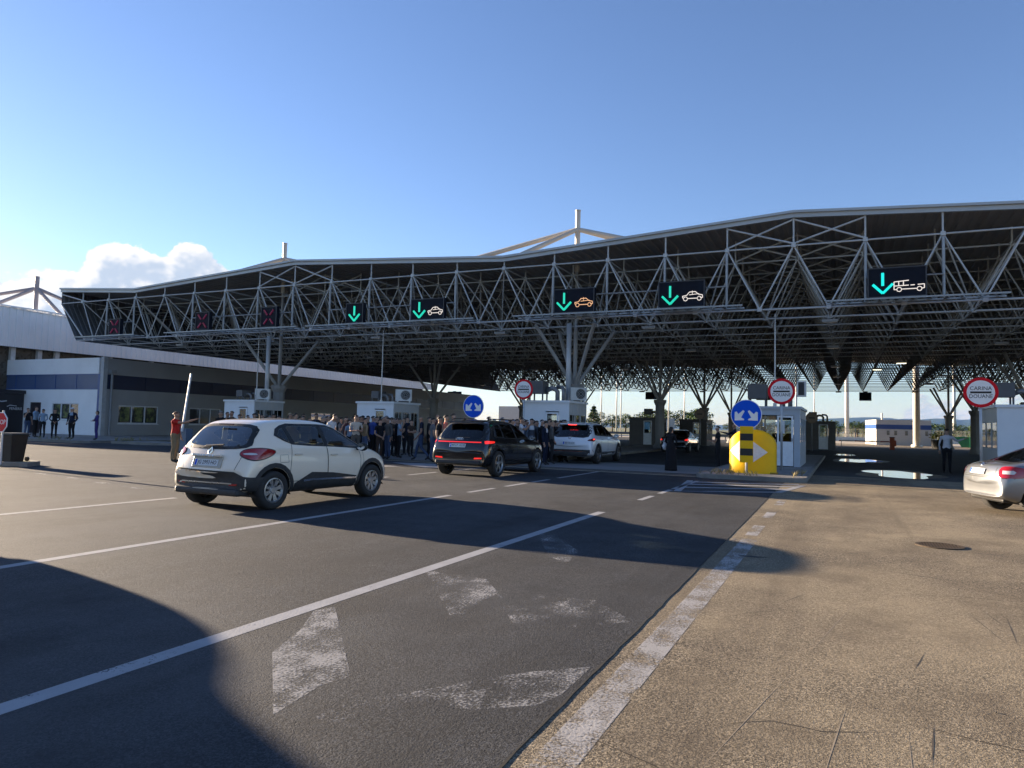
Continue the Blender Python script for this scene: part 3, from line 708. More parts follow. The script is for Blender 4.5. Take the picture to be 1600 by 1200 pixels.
mb = MB(); mb.path([(-8.585, -1.15, 2.0), (-8.585, -.95, 2.10), (-8.585, -.5, 2.05)], .025, 6); mb.path([(-8.585, -1.75, 2.40), (-8.585, -1.55, 2.34), (-8.585, -1.2, 2.40)], .035, 6); mb.build('emblem', M_LET, off)
MB().bb((-12.4, -3.3, .14), (-11.1, -3.12, 1.25)).build('counter', M_WALLP, off)
# hall behind
hall = thing('hall', 'tall pale ribbed hall rising behind the office building', 'building', (-56, 28, 0))
mb = MB(); prof = []; y = 0.0
while y < 64:
    for dy, o_ in ((0, 0), (.2, 0), (.24, .05), (.44, .05)): prof.append((y + dy, o_))
    y += .48
def hz(y): return 9.45 - .0375 * max(0, y - 6)
m = len(prof)
mb.add([(o_, yy, 6.45) for yy, o_ in prof] + [(o_, yy, hz(yy)) for yy, o_ in prof], [(i, i + 1, m + i + 1, m + i) for i in range(m - 1)])
mb.bb((-30, .02, 6.45), (-.02, .1, 9.35)); mb.bb((-30, 62, 6.45), (-.02, 62.1, 7.3))
mb.build('ribbed_fascia', M_HALL, hall)
mb = MB(); mb.add([(.12, 0, hz(0) + .02), (.12, 64, hz(64) + .02), (-30, 64, hz(64) - .6), (-30, 0, hz(0) - .6)], [(0, 1, 2, 3)])
for i in range(32):
    ya, yb_ = 2 * i, 2 * i + 2
    mb.add([(.12, ya, hz(ya) - .06), (.12, yb_, hz(yb_) - .06), (.12, yb_, hz(yb_) + .04), (.12, ya, hz(ya) + .04)], [(0, 1, 2, 3)])
mb.build('roof', M_HALL, hall)
MB().bb((-30, .3, 0), (-.6, 61.8, 6.6)).build('clerestory', pm('clerestory_dark', (.06, .052, .04), .3, var=.3, scale=1.5), hall)
mb = MB()
for y in (4.2, 6.15, 7.5, 12, 16, 20): mb.bb((-.62, y - .16, 4.5), (-.3, y + .16, 6.45))
mb.build('post', pm('hall_post', (.5, .5, .49), .6), hall)
mb = MB(); mx, my = -2.5, 6.9; tp = Vector((mx, my, 11.55))
mb.tube((mx, my, 9.0), (mx, my, 12.5), .17, 10)
for dx, dy, dz in ((-6.5, -3.8, -1.6), (-2.6, -3.0, -2.3), (2.35, 3.2, -1.6), (1.9, 1.0, -2.2)): mb.tube(tp, tp + Vector((dx, dy, dz)), .14, 8)
mb.build('mast', pm('hall_mast', (.25, .23, .25), .5), hall)
# ------------------------------------------------------------------ booths
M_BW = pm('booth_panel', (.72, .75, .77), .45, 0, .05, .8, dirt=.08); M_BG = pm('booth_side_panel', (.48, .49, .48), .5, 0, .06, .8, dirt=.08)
M_BF = pm('booth_frame', (.74, .77, .79), .4); M_BGL = glass('booth_glass', (.55, .62, .62)); M_BD = pm('booth_inside', (.035, .035, .035), .8)
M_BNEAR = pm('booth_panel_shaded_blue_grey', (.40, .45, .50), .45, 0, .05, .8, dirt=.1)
M_BDK = pm('booth_panel_deep_shade', (.11, .10, .09), .6)  # far booth panels, deep shade put into the colour
def booth(x0, x1, y0, y1, z1, label, kind='plain', dark=False):
    global M_BDK
    t = thing('booth', label, 'booth', (x0, y0, .14)); w, d, h = x1 - x0, y1 - y0, z1 - .14
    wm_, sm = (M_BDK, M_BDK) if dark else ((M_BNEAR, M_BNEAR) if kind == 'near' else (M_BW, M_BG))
    mb = MB(); dx0, dx1 = (w * .52, w * .86) if kind == 'near' else (w * .50, w * .78)
    if kind == 'near':
        mb.bb((0, 0, 0), (.1, .06, h - .3)); mb.bb((.101, 0, 0), (dx0 - .02, .06, .95))
        mb.bb((dx1 + .02, 0, 0), (w, .06, h - .3))
        mb.bb((0, 0, h - .299), (w, .06, h - .05))
    else:
        mb.bb((0, 0, 0), (dx0 - .02, .06, h)); mb.bb((dx1 + .02, 0, 0), (w, .06, h)); mb.bb((dx0 - .0199, 0, 2.05), (dx1 + .0199, .06, h))
    mb.build('front_panel', wm_, t)
    mb = MB()
    for x in (0, w - .06):
        mb.bb((x, .061, 0), (x + .06, d, .95)); mb.bb((x, .061, 1.9), (x + .06, d, h - .05))
        for y in (.061, d * .33, d * .66, d - .08): mb.bb((x, y, .951), (x + .06, y + .07, 1.899))
    mb.bb((.061, d - .06, 0), (w - .061, d, .95)); mb.bb((.061, d - .06, 1.9), (w - .061, d, h - .05))
    for i in range(1, 5): mb.bb((w, d * i / 5 - .015, .02), (w + .012, d * i / 5 + .015, h - .06))
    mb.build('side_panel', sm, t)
    MB().bb((-.06, -.06, h - .05), (w + .06, d + .06, h + .05)).build('roof', wm_, t)
    for x in (.02, w - .04): MB().bb((x, .14, .96), (x + .012, d - .1, 1.89)).build('window', M_BGL, t)
    if kind == 'near': MB().bb((.101, .02, 1.0), (dx0 - .06, .032, h - .34)).build('window', M_BGL, t)
    dr = MB(); f = .07
    dr.bb((dx0, -.03, .03), (dx0 + f, .03, 2.0)); dr.bb((dx1 - f, -.03, .03), (dx1, .03, 2.0)); dr.bb((dx0 + f, -.028, .03), (dx1 - f, .03, .09)); dr.bb((dx0 + f, -.028, 1.93), (dx1 - f, .03, 2.0)); dr.bb((dx0 + f, -.02, .091), (dx1 - f, .02, .92)); dr.bb((dx0 + f, -.028, .921), (dx1 - f, .03, .98))
    do = dr.build('door', M_BF, t)
    MB().bb((dx0 + f, -.008, .981), (dx1 - f, .004, 1.929)).build('pane', M_BGL, do)
    MB().bb((dx1 - .05, -.06, 1.0), (dx1 - .03, -.031, 1.12)).build('handle', M_KIOSK, do)
    mb = MB(); mb.bb((.1, d - .9, 0), (w - .1, d - .1, .75)); mb.bb((.07, .07, -.01), (w - .07, d - .07, .01)); mb.bb((w * .3, d * .5, .9), (w * .32 + .4, d * .5 + .1, 1.3)); mb.build('counter', M_BD, t)
    if kind == 'near':
        mb = MB(); mb.bb((dx0 + .12, -.012, 1.30), (dx0 + .28, -.009, 1.8)); mb.build('notice', M_FRAME, t)
        mb = MB(); mb.ball((w * .72, d * .35, .98), (.28, .3, .34), 12, 8); mb.build('orange_seat', pm('orange_seat', (.42, .12, .03), .7), t)
    return t
booth(-32.2, -29.95, 30, 32.3, 2.54, 'white booth with rooftop air conditioner behind the cream car roof')
booth(-22.85, -20.6, 30, 32.4, 2.51, 'white booth left of the man in navy shirt and jeans')
booth(-13.4, -11.17, 30, 32.4, 2.63, 'pale grey booth behind the men in suits under a customs sign')
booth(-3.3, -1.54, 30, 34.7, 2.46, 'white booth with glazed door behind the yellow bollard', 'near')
booth(5.0, 7.3, 30.5, 34, 2.62, 'pale booth at the right edge behind the silver car')
for x, y, l in ((-16.2, 58, 'dark booth in shade right of the white car'), (-13.3, 64, 'booth darkened for shade behind the black saloon, right of the concrete column'), (-3.0, 62, 'dark booth in shade behind the glazed white booth')):
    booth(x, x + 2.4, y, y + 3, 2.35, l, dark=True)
M_AC = pm('ac_casing', (.60, .60, .57), .5); M_FAN = pm('ac_fan', (.02, .02, .02), .5)
def ac(x, y, z, rz, label):
    t = thing('air_conditioner', label, 'air conditioner', (x, y, z), rz)
    mb = MB(); mb.bb((-.42, -.16, .08), (.42, .16, .68)); mb.bb((-.35, -.14, 0), (-.28, .14, .08)); mb.bb((.28, -.14, 0), (.35, .14, .08)); mb.build('casing', M_AC, t)
    mb = MB(); mb.lathe([(.0001, -.172), (.23, -.172), (.25, -.16)], 20, (.1, 0, .38), 'Y'); f = mb.build('fan', M_FAN, t)
    mb = MB()
    for r in (.08, .15, .22):
        mb.path([(.1 + r * math.cos(a * .5236), -.178, .38 + r * math.sin(a * .5236)) for a in range(13)], .006, 4)
    mb.build('grille', M_AC, t)
ac(-30.6, 31.3, 2.6, .5, 'white air conditioner on the far left booth roof'); ac(-21.0, 31.5, 2.57, .5, 'white air conditioner on the middle booth roof')
ac(-11.5, 32.0, 2.69, .8, 'grey air conditioner standing beside the drainpipe on the suit men booth')
def duct(x, y, z, label, s=1.0):
    t = thing('roof_duct', label, 'duct', (x, y, z))
    mb = MB(); mb.path([(0, 0, 0), (0, 0, .42 * s), (-.12, 0, .58 * s), (-.3, 0, .62 * s), (-.55, 0, .50 * s)], .11 * s, 10)
    mb.path([(.3, 0, 0), (.3, 0, .5 * s), (.2, .1, .66 * s), (-.1, .2, .7 * s)], .09 * s, 10); mb.build('pipe', pm('duct_metal', (.22, .22, .22), .5, .4), t, smooth=True)
    mb = MB(); mb.bb((-1.35 * s, -.35, .35 * s), (-.6 * s, .35, .95 * s)); 
    for a in (-1.3, -.65): mb.bb((a * s - .03, -.3, 0), (a * s + .03, -.24, .35 * s)); mb.bb((a * s - .03, .24, 0), (a * s + .03, .3, .35 * s))
    mb.build('fan_box', pm('duct_box', (.10, .10, .10), .6), t)
duct(-12.2, 31.2, 2.69, 'bent metal duct with dark fan box on the suit men booth'); duct(-2.3, 31.6, 2.52, 'bent duct with dark fan box on the glazed white booth'); duct(-14.2, 59.5, 2.4, 'dark bent duct on the shaded booth right of the white car', .8); duct(6.3, 32, 2.68, 'dark duct box on the right edge booth', .9)
duct(-31.2, 31.0, 2.6, 'small duct with fan box on the far left booth', .6); duct(-21.8, 31.2, 2.57, 'small duct with fan box on the middle booth', .6); duct(-1.5, 63.5, 2.4, 'dark duct on the shaded booth behind the glazed white booth', .8)
t = thing('speaker_box', 'narrow dark panel box on a bracket above the glazed white booth', 'panel box', (-1.7, 31.0, 2.52))
MB().bb((-.05, -.03, .0), (.0, .03, .5)).bb((.0, -.14, .42), (.34, .14, 1.05)).build('casing', M_AC, t); MB().bb((.05, -.152, .48), (.27, -.141, 1.0)).build('louvre', M_FAN, t)
M_POLE = pm('antenna_pole', (.45, .47, .48), .4, .4)
for x, y, l in ((-30.6, 30.8, 'thin pole rising from the far left booth roof'), (-22.0, 30.9, 'thin pole rising from the middle booth roof'), (-2.55, 31, 'thin white pole rising above the round customs sign')):
    mb = MB(); mb.tube((0, 0, 0), (0, 0, 3.8), .032, 8, .026); mb.tube((0, 0, 0), (0, 0, .12), .07, 8); tag(mb.build('thin_pole', M_POLE, loc=(x, y, 2.55)), l, 'pole')
# ------------------------------------------------------------------ road signs
M_SBLUE = pm('sign_blue', (.002, .085, .62), .5, var=.05, spec=.15); M_SWHT = pm('sign_white', (.80, .80, .80), .4, var=.03); M_SRED = pm('sign_red', (.62, .008, .02), .5, var=.05, spec=.15); M_SBLK = pm('sign_black', (.01, .01, .01), .5); M_SBACK = pm('sign_back', (.22, .22, .22), .5, .3); M_SPOLE = pm('sign_pole', (.46, .48, .49), .45, .4)
def disc(r, y0, y1, n=40): return MB().lathe([(.0001, y0), (r, y0), (r, y1), (.0001, y1)], n, ax='Y')
def arrow_pts(c, d, ln, w):
    d = Vector(d).normalized(); p = Vector((-d.y, d.x)); c = Vector(c)
    a = c + d * ln / 2; b = c - d * ln / 2
    hw = w * 1.55; nk = a - d * ln * .5
    return [b + p * w / 2, nk + p * w / 2 , nk + p * hw + d * .0, a, nk - p * hw, nk - p * w / 2, b - p * w / 2]
def blue_sign(x, y, zc, r, z0, label):
    t = thing('road_sign', label, 'road sign', (x, y, z0)); zc -= z0
    MB().tube((0, .06, 0), (0, .06, zc + .3), .035, 10).build('pole', M_SPOLE, t, smooth=True)
    o = disc(r, -.012, .012).build('back_plate', M_SWHT, t); o.location.z = zc
    o = disc(r * .955, -.016, -.0125).build('blue_face', M_SBLUE, t); o.location.z = zc
    mb = MB()
    for s in (-1, 1):
        k = r
        pts = [(.10, .22), (.20, .30), (.50, .03), (.62, .20), (.74, .16), (.74, -.40), (.14, -.38), (.12, -.30), (.32, -.20)]
        pts = [(s * a * k, b * k) for a, b in pts]; mb.prism(pts, -.0195, -.0165)
    o = mb.build('white_arrows', M_SWHT, t); o.location.z = zc
    return t
def ring_sign(x, y, zc, r, z0, label, dark=False):
    t = thing('road_sign', label, 'road sign', (x, y, z0)); zc -= z0
    MB().tube((0, .06, 0), (0, .06, zc + .3), .04, 10).build('pole', M_SPOLE if not dark else M_SBACK, t, smooth=True)
    if dark:
        o = disc(r, -.012, .012).build('back_plate', pm('brown_sign_plate', (.20, .13, .09), .6), t); o.location.z = zc  # dark variant has a brown plate and face
        o = disc(r * .85, -.016, -.0125).build('brown_face', pm('brown_sign_face', (.26, .19, .13), .6), t); o.location.z = zc
        MB().bb((-r * .5, -.019, zc - r * .09), (r * .5, -.0165, zc + r * .09)).build('bar', M_SBLK, t); return t
    o = disc(r, -.012, .012).build('back_plate', M_SRED, t); o.location.z = zc
    o = disc(r * .80, -.016, -.0125).build('white_face', M_SWHT, t); o.location.z = zc
    MB().bb((-r * .60, -.0195, zc - r * .065), (r * .60, -.0165, zc + r * .065)).build('bar', M_SBLK, t)
    text('CARINA', r * .36, M_SBLK, t, (0, -.018, zc + r * .26), sx=.95); text('DOUANE', r * .36, M_SBLK, t, (0, -.018, zc - r * .27), sx=.88)
    return t
blue_sign(-2.80, 23.62, 2.03, .475, .14, 'round blue keep-either-side sign above the yellow striped bollard')
blue_sign(-13.97, 26.15, 2.26, .48, .14, 'round blue keep-either-side sign behind the black car roof')
ring_sign(-2.05, 27.66, 2.98, .475, .14, 'red ringed customs sign above the glazed white booth')
ring_sign(-13.15, 29.4, 3.15, .455, .14, 'red ringed customs sign above the men in suits')
ring_sign(3.73, 25.21, 2.83, .45, 0, 'red ringed customs sign at the right beside a concrete column')
ring_sign(-9.9, 55, 2.68, .40, .14, 'small brown customs sign beside the black saloon', True); ring_sign(-2.05, 55, 2.52, .40, .14, 'small brown customs sign right of the glazed white booth', True)
# yellow bollard
M_YEL = pm('yellow_plastic', (.88, .50, .002), .45, 0, .08, 1.2, dirt=.12, spec=.25)
yb = thing('traffic_bollard', 'big yellow dome shaped traffic bollard with white arrow triangles', 'bollard', (-2.72, 24.75, .135))
R_, H_ = .745, 1.43
def yz(x): 
    a = abs(x) / R_
    return .86 + (H_ - .86) * math.sqrt(max(0, 1 - a ** 2.2))
def yd(x): return -.46 * math.sqrt(max(0, 1 - (abs(x) / R_) ** 2))
mb = MB(); n = 40
cols_ = []
for i in range(n + 1):
    x = -R_ * math.cos(math.pi * i / n); cols_.append(x)
rows = 14; vs = []; 
for x in cols_:
    zt = yz(x)
    for k in range(rows + 1):
        z = zt * k / rows; f = 1.0 if z < .8 else 1 - .25 * ((z - .8) / (H_ - .8)) ** 2
        vs.append((x, yd(x) * f, z))
fs = [(i * (rows + 1) + k, (i + 1) * (rows + 1) + k, (i + 1) * (rows + 1) + k + 1, i * (rows + 1) + k + 1) for i in range(n) for k in range(rows)]
nb = len(vs); vs += [(x, -y_ * .55 + .02, z) for (x, y_, z) in vs]
fs += [tuple(nb + q for q in reversed(f)) for f in fs]
fs += [(i * (rows + 1) + rows, (i + 1) * (rows + 1) + rows, nb + (i + 1) * (rows + 1) + rows, nb + i * (rows + 1) + rows) for i in range(n)]
mb.add(vs, fs); mb.build('shell', M_YEL, yb, smooth=True)
m2 = 10
for s, tip, zc, hh, b0 in ((1, .50, .70, .36, .03), (-1, .70, .72, .36, .34)):
    vs = []; fs = []
    for i in range(m2 + 1):
        x = s * (b0 + (tip - b0) * i / m2); hh_ = hh * (1 - i / m2)
        for z in (zc - hh_, zc + hh_): vs.append((x, yd(x) - .006, z))
    fs = [(2 * i, 2 * i + 1, 2 * i + 3, 2 * i + 2) for i in range(m2)]; mb = MB(); mb.add(vs, fs); mb.build('white_triangle', pm('white_reflector', (.66, .66, .67), .4, var=.1, scale=12), yb)
mb = MB(); mb.bb((-R_ - .03, -.3, 0), (R_ + .03, .25, .05)); mb.build('base', pm('bollard_base', (.30, .2, .02), .7), yb)
st = thing('hazard_panel', 'yellow and black striped hazard panel under the round blue sign', 'hazard panel', (-2.77, 23.47, .14))
MB().tube((0, .05, 0), (0, .05, 1.4), .03, 10).build('pole', M_SPOLE, st, smooth=True)
MB().bb((-.20, -.02, .38), (.20, .02, 1.52)).build('panel', M_YEL, st)
for a in (.60, 1.07): MB().bb((-.196, -.025, a), (.196, -.0205, a + .22)).build('black_stripe', M_SBLK, st)
# left edge: bin and stop sign
M_BIN = pm('bin_brown', (.020, .016, .013), .5, 0, .2, 3, dirt=.1); M_BIN2 = pm('bin_grey', (.035, .04, .042), .5)
b = thing('litter_bin', 'dark brown wheeled bin with flat lid leaning on a grey box', 'bin', (-22.0, 12.72, .125), rad(12)); b.scale = (.9, .9, .92)
mb = MB(); mb.add([(-.22, -.24, 0), (.22, -.24, 0), (.22, .24, 0), (-.22, .24, 0), (-.29, -.31, .84), (.29, -.31, .84), (.29, .31, .84), (-.29, .31, .84)], [(3, 2, 1, 0), (4, 5, 6, 7), (0, 1, 5, 4), (1, 2, 6, 5), (2, 3, 7, 6), (3, 0, 4, 7)]); o = mb.build('body', M_BIN, b)
md = o.modifiers.new('bevel', 'BEVEL'); md.width = .02; md.segments = 2
mb = MB(); mb.bb((-.33, -.34, .842), (.33, .36, .875)); mb.bb((-.28, -.30, .876), (.28, .3, .90)); mb.build('lid', M_BIN2, b)
mb = MB(); mb.tube((-.25, .3, .07), (-.25, .36, .07), .07, 14); mb.tube((.25, .3, .07), (.25, .36, .07), .07, 14); mb.build('wheel', M_SBLK, b)
gb = MB(); gb.bb((-.14, -.1, .35), (.14, .1, .80)); gb.tube((0, 0, 0), (0, 0, .35), .03, 8); tag(gb.build('post_box', M_BIN2, loc=(-22.52, 12.6, .125)), 'small grey box on a post behind the brown bin', 'box')
t = thing('stop_sign', 'red octagonal stop sign cut off at the left edge', 'road sign', (-21.25, 11.95, .1))
MB().tube((0, .05, 0), (0, .05, 1.5), .03, 8).build('pole', M_SPOLE, t)
def octo(r): return [(r * math.cos(math.pi / 8 + i * math.pi / 4), r * math.sin(math.pi / 8 + i * math.pi / 4)) for i in range(8)]
o = MB().prism(octo(.30), -.01, .01).build('rim', M_SWHT, t); o.location.z = 1.17
o = MB().prism(octo(.275), -.014, -.0105).build('red_face', M_SRED, t); o.location.z = 1.17
text('STOP', .19, M_SWHT, t, (0, -.016, 1.17))
t = thing('barrier_gate', 'raised white boom barrier pole beside the man in red', 'barrier', (-26.5, 22.6, 0))
MB().bb((-.2, -.18, 0), (.2, .18, 1.02)).build('cabinet', pm('cabinet_blue', (.10, .14, .20), .5), t)
mb = MB(); mb.tube((0, -.22, .9), (.42, -.25, 3.45), .055, 8, .04); mb.build('boom', pm('boom_white', (.62, .66, .70), .4), t)
# ------------------------------------------------------------------ far yard
fb = thing('service_building', 'small white flat-roofed building with a blue band beyond the canopy', 'building', (4.0, 108, 0), rad(8))
fw_, fd_ = 6.6, 8.0
M_FBW = pm('far_wall', (.50, .48, .44), .6, var=.06)
mb = MB(); mb.bb((0, 0, 0), (fw_, fd_, 2.15)); mb.bb((0, 0, 2.75), (fw_, fd_, 3.4)); mb.build('wall', M_FBW, fb)
mb = MB(); mb.bb((-.02, -.02, 2.151), (fw_ + .02, fd_, 2.749)); mb.build('blue_band', M_BLUE2, fb)
mb = MB(); mb.tube((.9, 1, 3.4), (.9, 1, 4.3), .12, 8); mb.build('chimney', M_FBW, fb)
for x in (1.3, 2.2, 3.5, 4.7, 5.9): MB().bb((x, -.03, 1.35), (x + .32, .02, 1.95)).build('window', M_PANE, fb)
for ya in (1.4, 2.8): MB().bb((-.03, ya, .05), (.02, ya + 1.2, 1.6)).build('door', pm('far_door', (.30, .27, .22), .6), fb)
M_MASTP = pm('white_mast', (.60, .58, .54), .5, .1)
def mast(x, y, h, r, label):
    t = thing('floodlight_mast', label, 'mast', (x, y, 0)); mb = MB(); mb.tube((0, 0, 0), (0, 0, h), r, 12, r * .72); mb.tube((0, 0, 0), (0, 0, .3), r * 1.5, 12); mb.build('pole', M_MASTP, t, smooth=True)
    mb = MB()
    for a in range(4): mb.box((.9 * math.cos(a * 1.57), .9 * math.sin(a * 1.57), h), (.5, .5, .35))
    mb.tube((-1, 0, h), (1, 0, h), .06, 6); mb.tube((0, -1, h), (0, 1, h), .06, 6); mb.build('lamp_head', M_SBACK, t)
mast(7.8, 92.6 + 3.5, 24, .40, 'thick white floodlight mast right of the small blue banded building')
mast(.6, 150, 24, .42, 'white floodlight mast left of the small blue banded building'); mast(29, 240, 26, .5, 'slim white floodlight mast behind the man in white shirt')
for x, y, l in ((-56, 174, 'tall slim lamp mast behind the grey booth'), (-49, 164, 'slim lamp mast left of the spruce'), (-52, 178, 'slim lamp mast behind the dark disc sign'), (-35, 157, 'slim lamp mast right of the concrete column'), (-38, 189, 'slim lamp mast behind the black saloon'), (-6.5, 190, 'slim lamp mast behind the brown sign'), (-9, 160, 'slim lamp mast above the shaded booth')):
    mast(x, y, 20, .16, l)
gt = thing('green_container', 'green metal waste container beyond the canopy', 'container', (13.2, 107, 0), rad(-12))
mb = MB(); mb.add([(.5, 0, 0), (4.5, 0, 0), (4.5, 1.8, 0), (.5, 1.8, 0), (-.3, 0, 1.35), (4.9, 0, 1.35), (4.9, 1.8, 1.35), (-.3, 1.8, 1.35)], [(3, 2, 1, 0), (4, 5, 6, 7), (0, 1, 5, 4), (1, 2, 6, 5), (2, 3, 7, 6), (3, 0, 4, 7)]); mb.build('tub', pm('container_green', (.03, .22, .10), .5), gt)
mb = MB()
for i in range(6): mb.bb((.7 + .65 * i, -.06, .05), (.78 + .65 * i, -.001, 1.33))
mb.build('rib', pm('container_green', (.03, .22, .10), .5), gt)
t = thing('barrier_post', 'orange barrier cabinet beyond the puddles', 'barrier', (4.2, 77, 0)); MB().bb((-.2, -.2, 0), (.2, .2, 1.15)).bb((.2, -.1, .35), (.35, .1, .9)).build('cabinet', pm('barrier_orange', (.50, .10, .03), .5), t); MB().bb((-.23, -.23, 1.151), (.23, .23, 1.22)).build('cap', M_SBLK, t)
mb = MB()
M_RW = NT('red_white_boom'); 
sp = M_RW.n.new('ShaderNodeSeparateXYZ'); M_RW.l.new(M_RW.co, sp.inputs[0]); M_RW.set(col=M_RW.mix(M_RW.math('GREATER_THAN', M_RW.math('FRACT', M_RW.math('MULTIPLY', sp.outputs[0], .45)), .55), (.62, .60, .58), (.40, .05, .04)), rough=.5)
mb.tube((-4.6, 0, .0), (0, 0, 0), .055, 8); MB_ = mb; bo = mb.build('boom', M_RW.m, t); bo.location = (0, -.05, .75) ; bo.parent = t
MB().tube((-4.4, -.05, 0), (-4.4, -.05, .74), .03, 6).build('rest_post', M_SBACK, t)
pl = thing('planter', 'dark round planter with a yellow green shrub beside the man in white shirt', 'planter', (9.3, 88, .0))
MB().lathe([(.7, 0), (.85, .9), (.85, 1.0), (.7, 1.0), (.7, .9), (.0001, .9)], 18).build('pot', pm('planter_dark', (.03, .03, .028), .7), pl)
def leaves(mb, c, r, n, s, flat=1.0):
    for _ in range(n):
        while True:
            v = Vector((random.uniform(-1, 1), random.uniform(-1, 1), random.uniform(-1, 1)))
            if .25 < v.length < 1: break
        p = Vector((c[0] + v.x * r[0], c[1] + v.y * r[1], c[2] + v.z * r[2])); d = Vector((random.gauss(0, 1), random.gauss(0, 1), random.gauss(0, 1) * flat)).normalized(); e = d.orthogonal().normalized(); e = Matrix.Rotation(random.uniform(0, 6.28), 3, d) @ e; g = d.cross(e); q = s * random.uniform(.5, 1.3)
        mb.add([p + e * q, p + g * q * .5, p - e * q, p - g * q * .5], [(0, 1, 2, 3)])
def leafmat(name, a, b):
    t = NT(name); t.set(col=t.mix(t.ramp(t.noise(.7, 3), .35, .65), a, b), rough=.7, spec=.2); return t.m
M_LF1 = leafmat('leaf_green', (.040, .075, .018), (.085, .125, .030)); M_LF2 = leafmat('leaf_dark', (.022, .045, .014), (.05, .08, .024)); M_LF3 = leafmat('leaf_yellow', (.16, .17, .03), (.26, .25, .05)); M_BARK = pm('bark', (.10, .075, .05), .9, var=.3, scale=4, bump=.6, bscale=12)
mb = MB(); leaves(mb, (0, 0, 1.35), (1.0, 1.0, .5), 260, .13); mb.build('shrub', M_LF3, pl)
def tree_proto(kind):
    t = thing('tree', 'x', 'tree'); H = 1.0
    tr = MB(); cr = MB()
    if kind == 'spruce':
        tr.tube((0, 0, 0), (0, 0, .95), .035, 7, .006)
        for i in range(9):
            z = .12 + .09 * i; R = .26 * (1 - i / 9.6)
            for k in range(7):
                a = k * .9 + i * .5; tr.tube((0, 0, z), (R * math.cos(a), R * math.sin(a), z - .04), .006, 4, .002); leaves(cr, (R * .6 * math.cos(a), R * .6 * math.sin(a), z - .01), (R * .55, R * .55, .05), 18, .03)
        m = M_LF2
    else:
        tr.tube((0, 0, 0), (.01, .01, .30), .035, 8, .025); tr.tube((.01, .01, .30), (.0, .02, .7), .025, 7, .01)
        for k in range(9):
            a = k * 2.4; z0 = .22 + .05 * k; l = random.uniform(.2, .34) * (1 - .3 * k / 9); p = Vector((l * math.cos(a), l * math.sin(a), z0 + random.uniform(.1, .25)))
            tr.tube((0, 0, z0), p, .013, 6, .004); r = random.uniform(.12, .2); leaves(cr, p, (r, r, r * .75), 130, .030 if kind == 'round' else .026)
        leaves(cr, (0, 0, .78), (.2, .2, .18), 200, .028); m = M_LF1 if kind == 'round' else M_LF2
    tr.build('trunk', M_BARK, t); cr.build('crown', m, t); return t
protos = {k: tree_proto(k) for k in ('round', 'dark', 'spruce')}; used_t = set()
def tree(kind, x, y, h, w, label, group='trees beyond the border yard'):
    o = protos[kind] if kind not in used_t else copy_tree(protos[kind]); used_t.add(kind)
    o.location = (x, y, -.05); o.scale = (h * w, h * w, h); o.rotation_euler = (0, 0, random.uniform(0, 6)); o['label'] = label; o['group'] = group; return o
tree('spruce', -56, 168, 7.5, 1.5, 'dark pointed spruce between the grey booth and the white car')
tree('round', 24.2, 128, 7.0, 1.5, 'large green tree at the right edge behind the pale booth'); tree('round', 20.5, 133, 4.8, 1.5, 'green tree left of the right edge booth')
tree('dark', -3.2, 152, 4.2, 1.8, 'round dark shrub tree left of the white floodlight mast'); tree('dark', 2.5, 165, 4.2, 1.8, 'dark tree right of the white floodlight mast')
R2 = random.Random(3)
for i in range(9): tree('round' if i % 3 else 'dark', -66 + 4.0 * i + R2.uniform(-1, 1), 196 + R2.uniform(-6, 14), R2.uniform(5.5, 8), 1.35, 'leafy green tree in the clump right of the shaded booth')
for i in range(40): tree('dark' if i % 3 else 'round', -3 + 2.6 * i + R2.uniform(-2, 2), 235 + R2.uniform(-25, 60), R2.uniform(3.2, 5.4), 2.0, 'dark tree in the row before the blue hills')
for i in range(12): tree('dark', -46 + 4.5 * i + R2.uniform(-2, 2), 330 + R2.uniform(-10, 60), R2.uniform(4, 6), 1.7, 'small far tree below the left hills')
fe = thing('fence', 'grey mesh fence on a low white wall beyond the canopy', 'fence', (-16, 145, 0))
mb = MB(); mb.bb((0, 0, 0), (86, .2, .75)); mb.build('low_wall', pm('fence_wall', (.62, .58, .5), .7), fe)
for i in range(29):
    MB().bb((3 * i - .06, .04, .751), (3 * i + .06, .16, 2.4)).build('post', M_SBACK, fe)
mb = MB()
for z in (.9, 1.4, 1.9, 2.35): mb.tube((0, .1, z), (86, .1, z), .02, 4)
for i in range(430): mb.tube((.2 * i, .1, .76), (.2 * i, .1, 2.36), .012, 3)
mb.build('mesh', pm('fence_mesh', (.20, .20, .19), .6), fe)
gd = thing('guard_rail', 'low grey guard rail beyond the black saloon', 'guard rail', (-36, 110, 0))
mb = MB(); mb.bb((0, 0, .5), (26, .08, .85)); mb.build('rail', M_SBACK, gd)
for i in range(14): MB().bb((2 * i - .06, .081, 0), (2 * i + .06, .2, .8)).build('post', M_SBACK, gd)
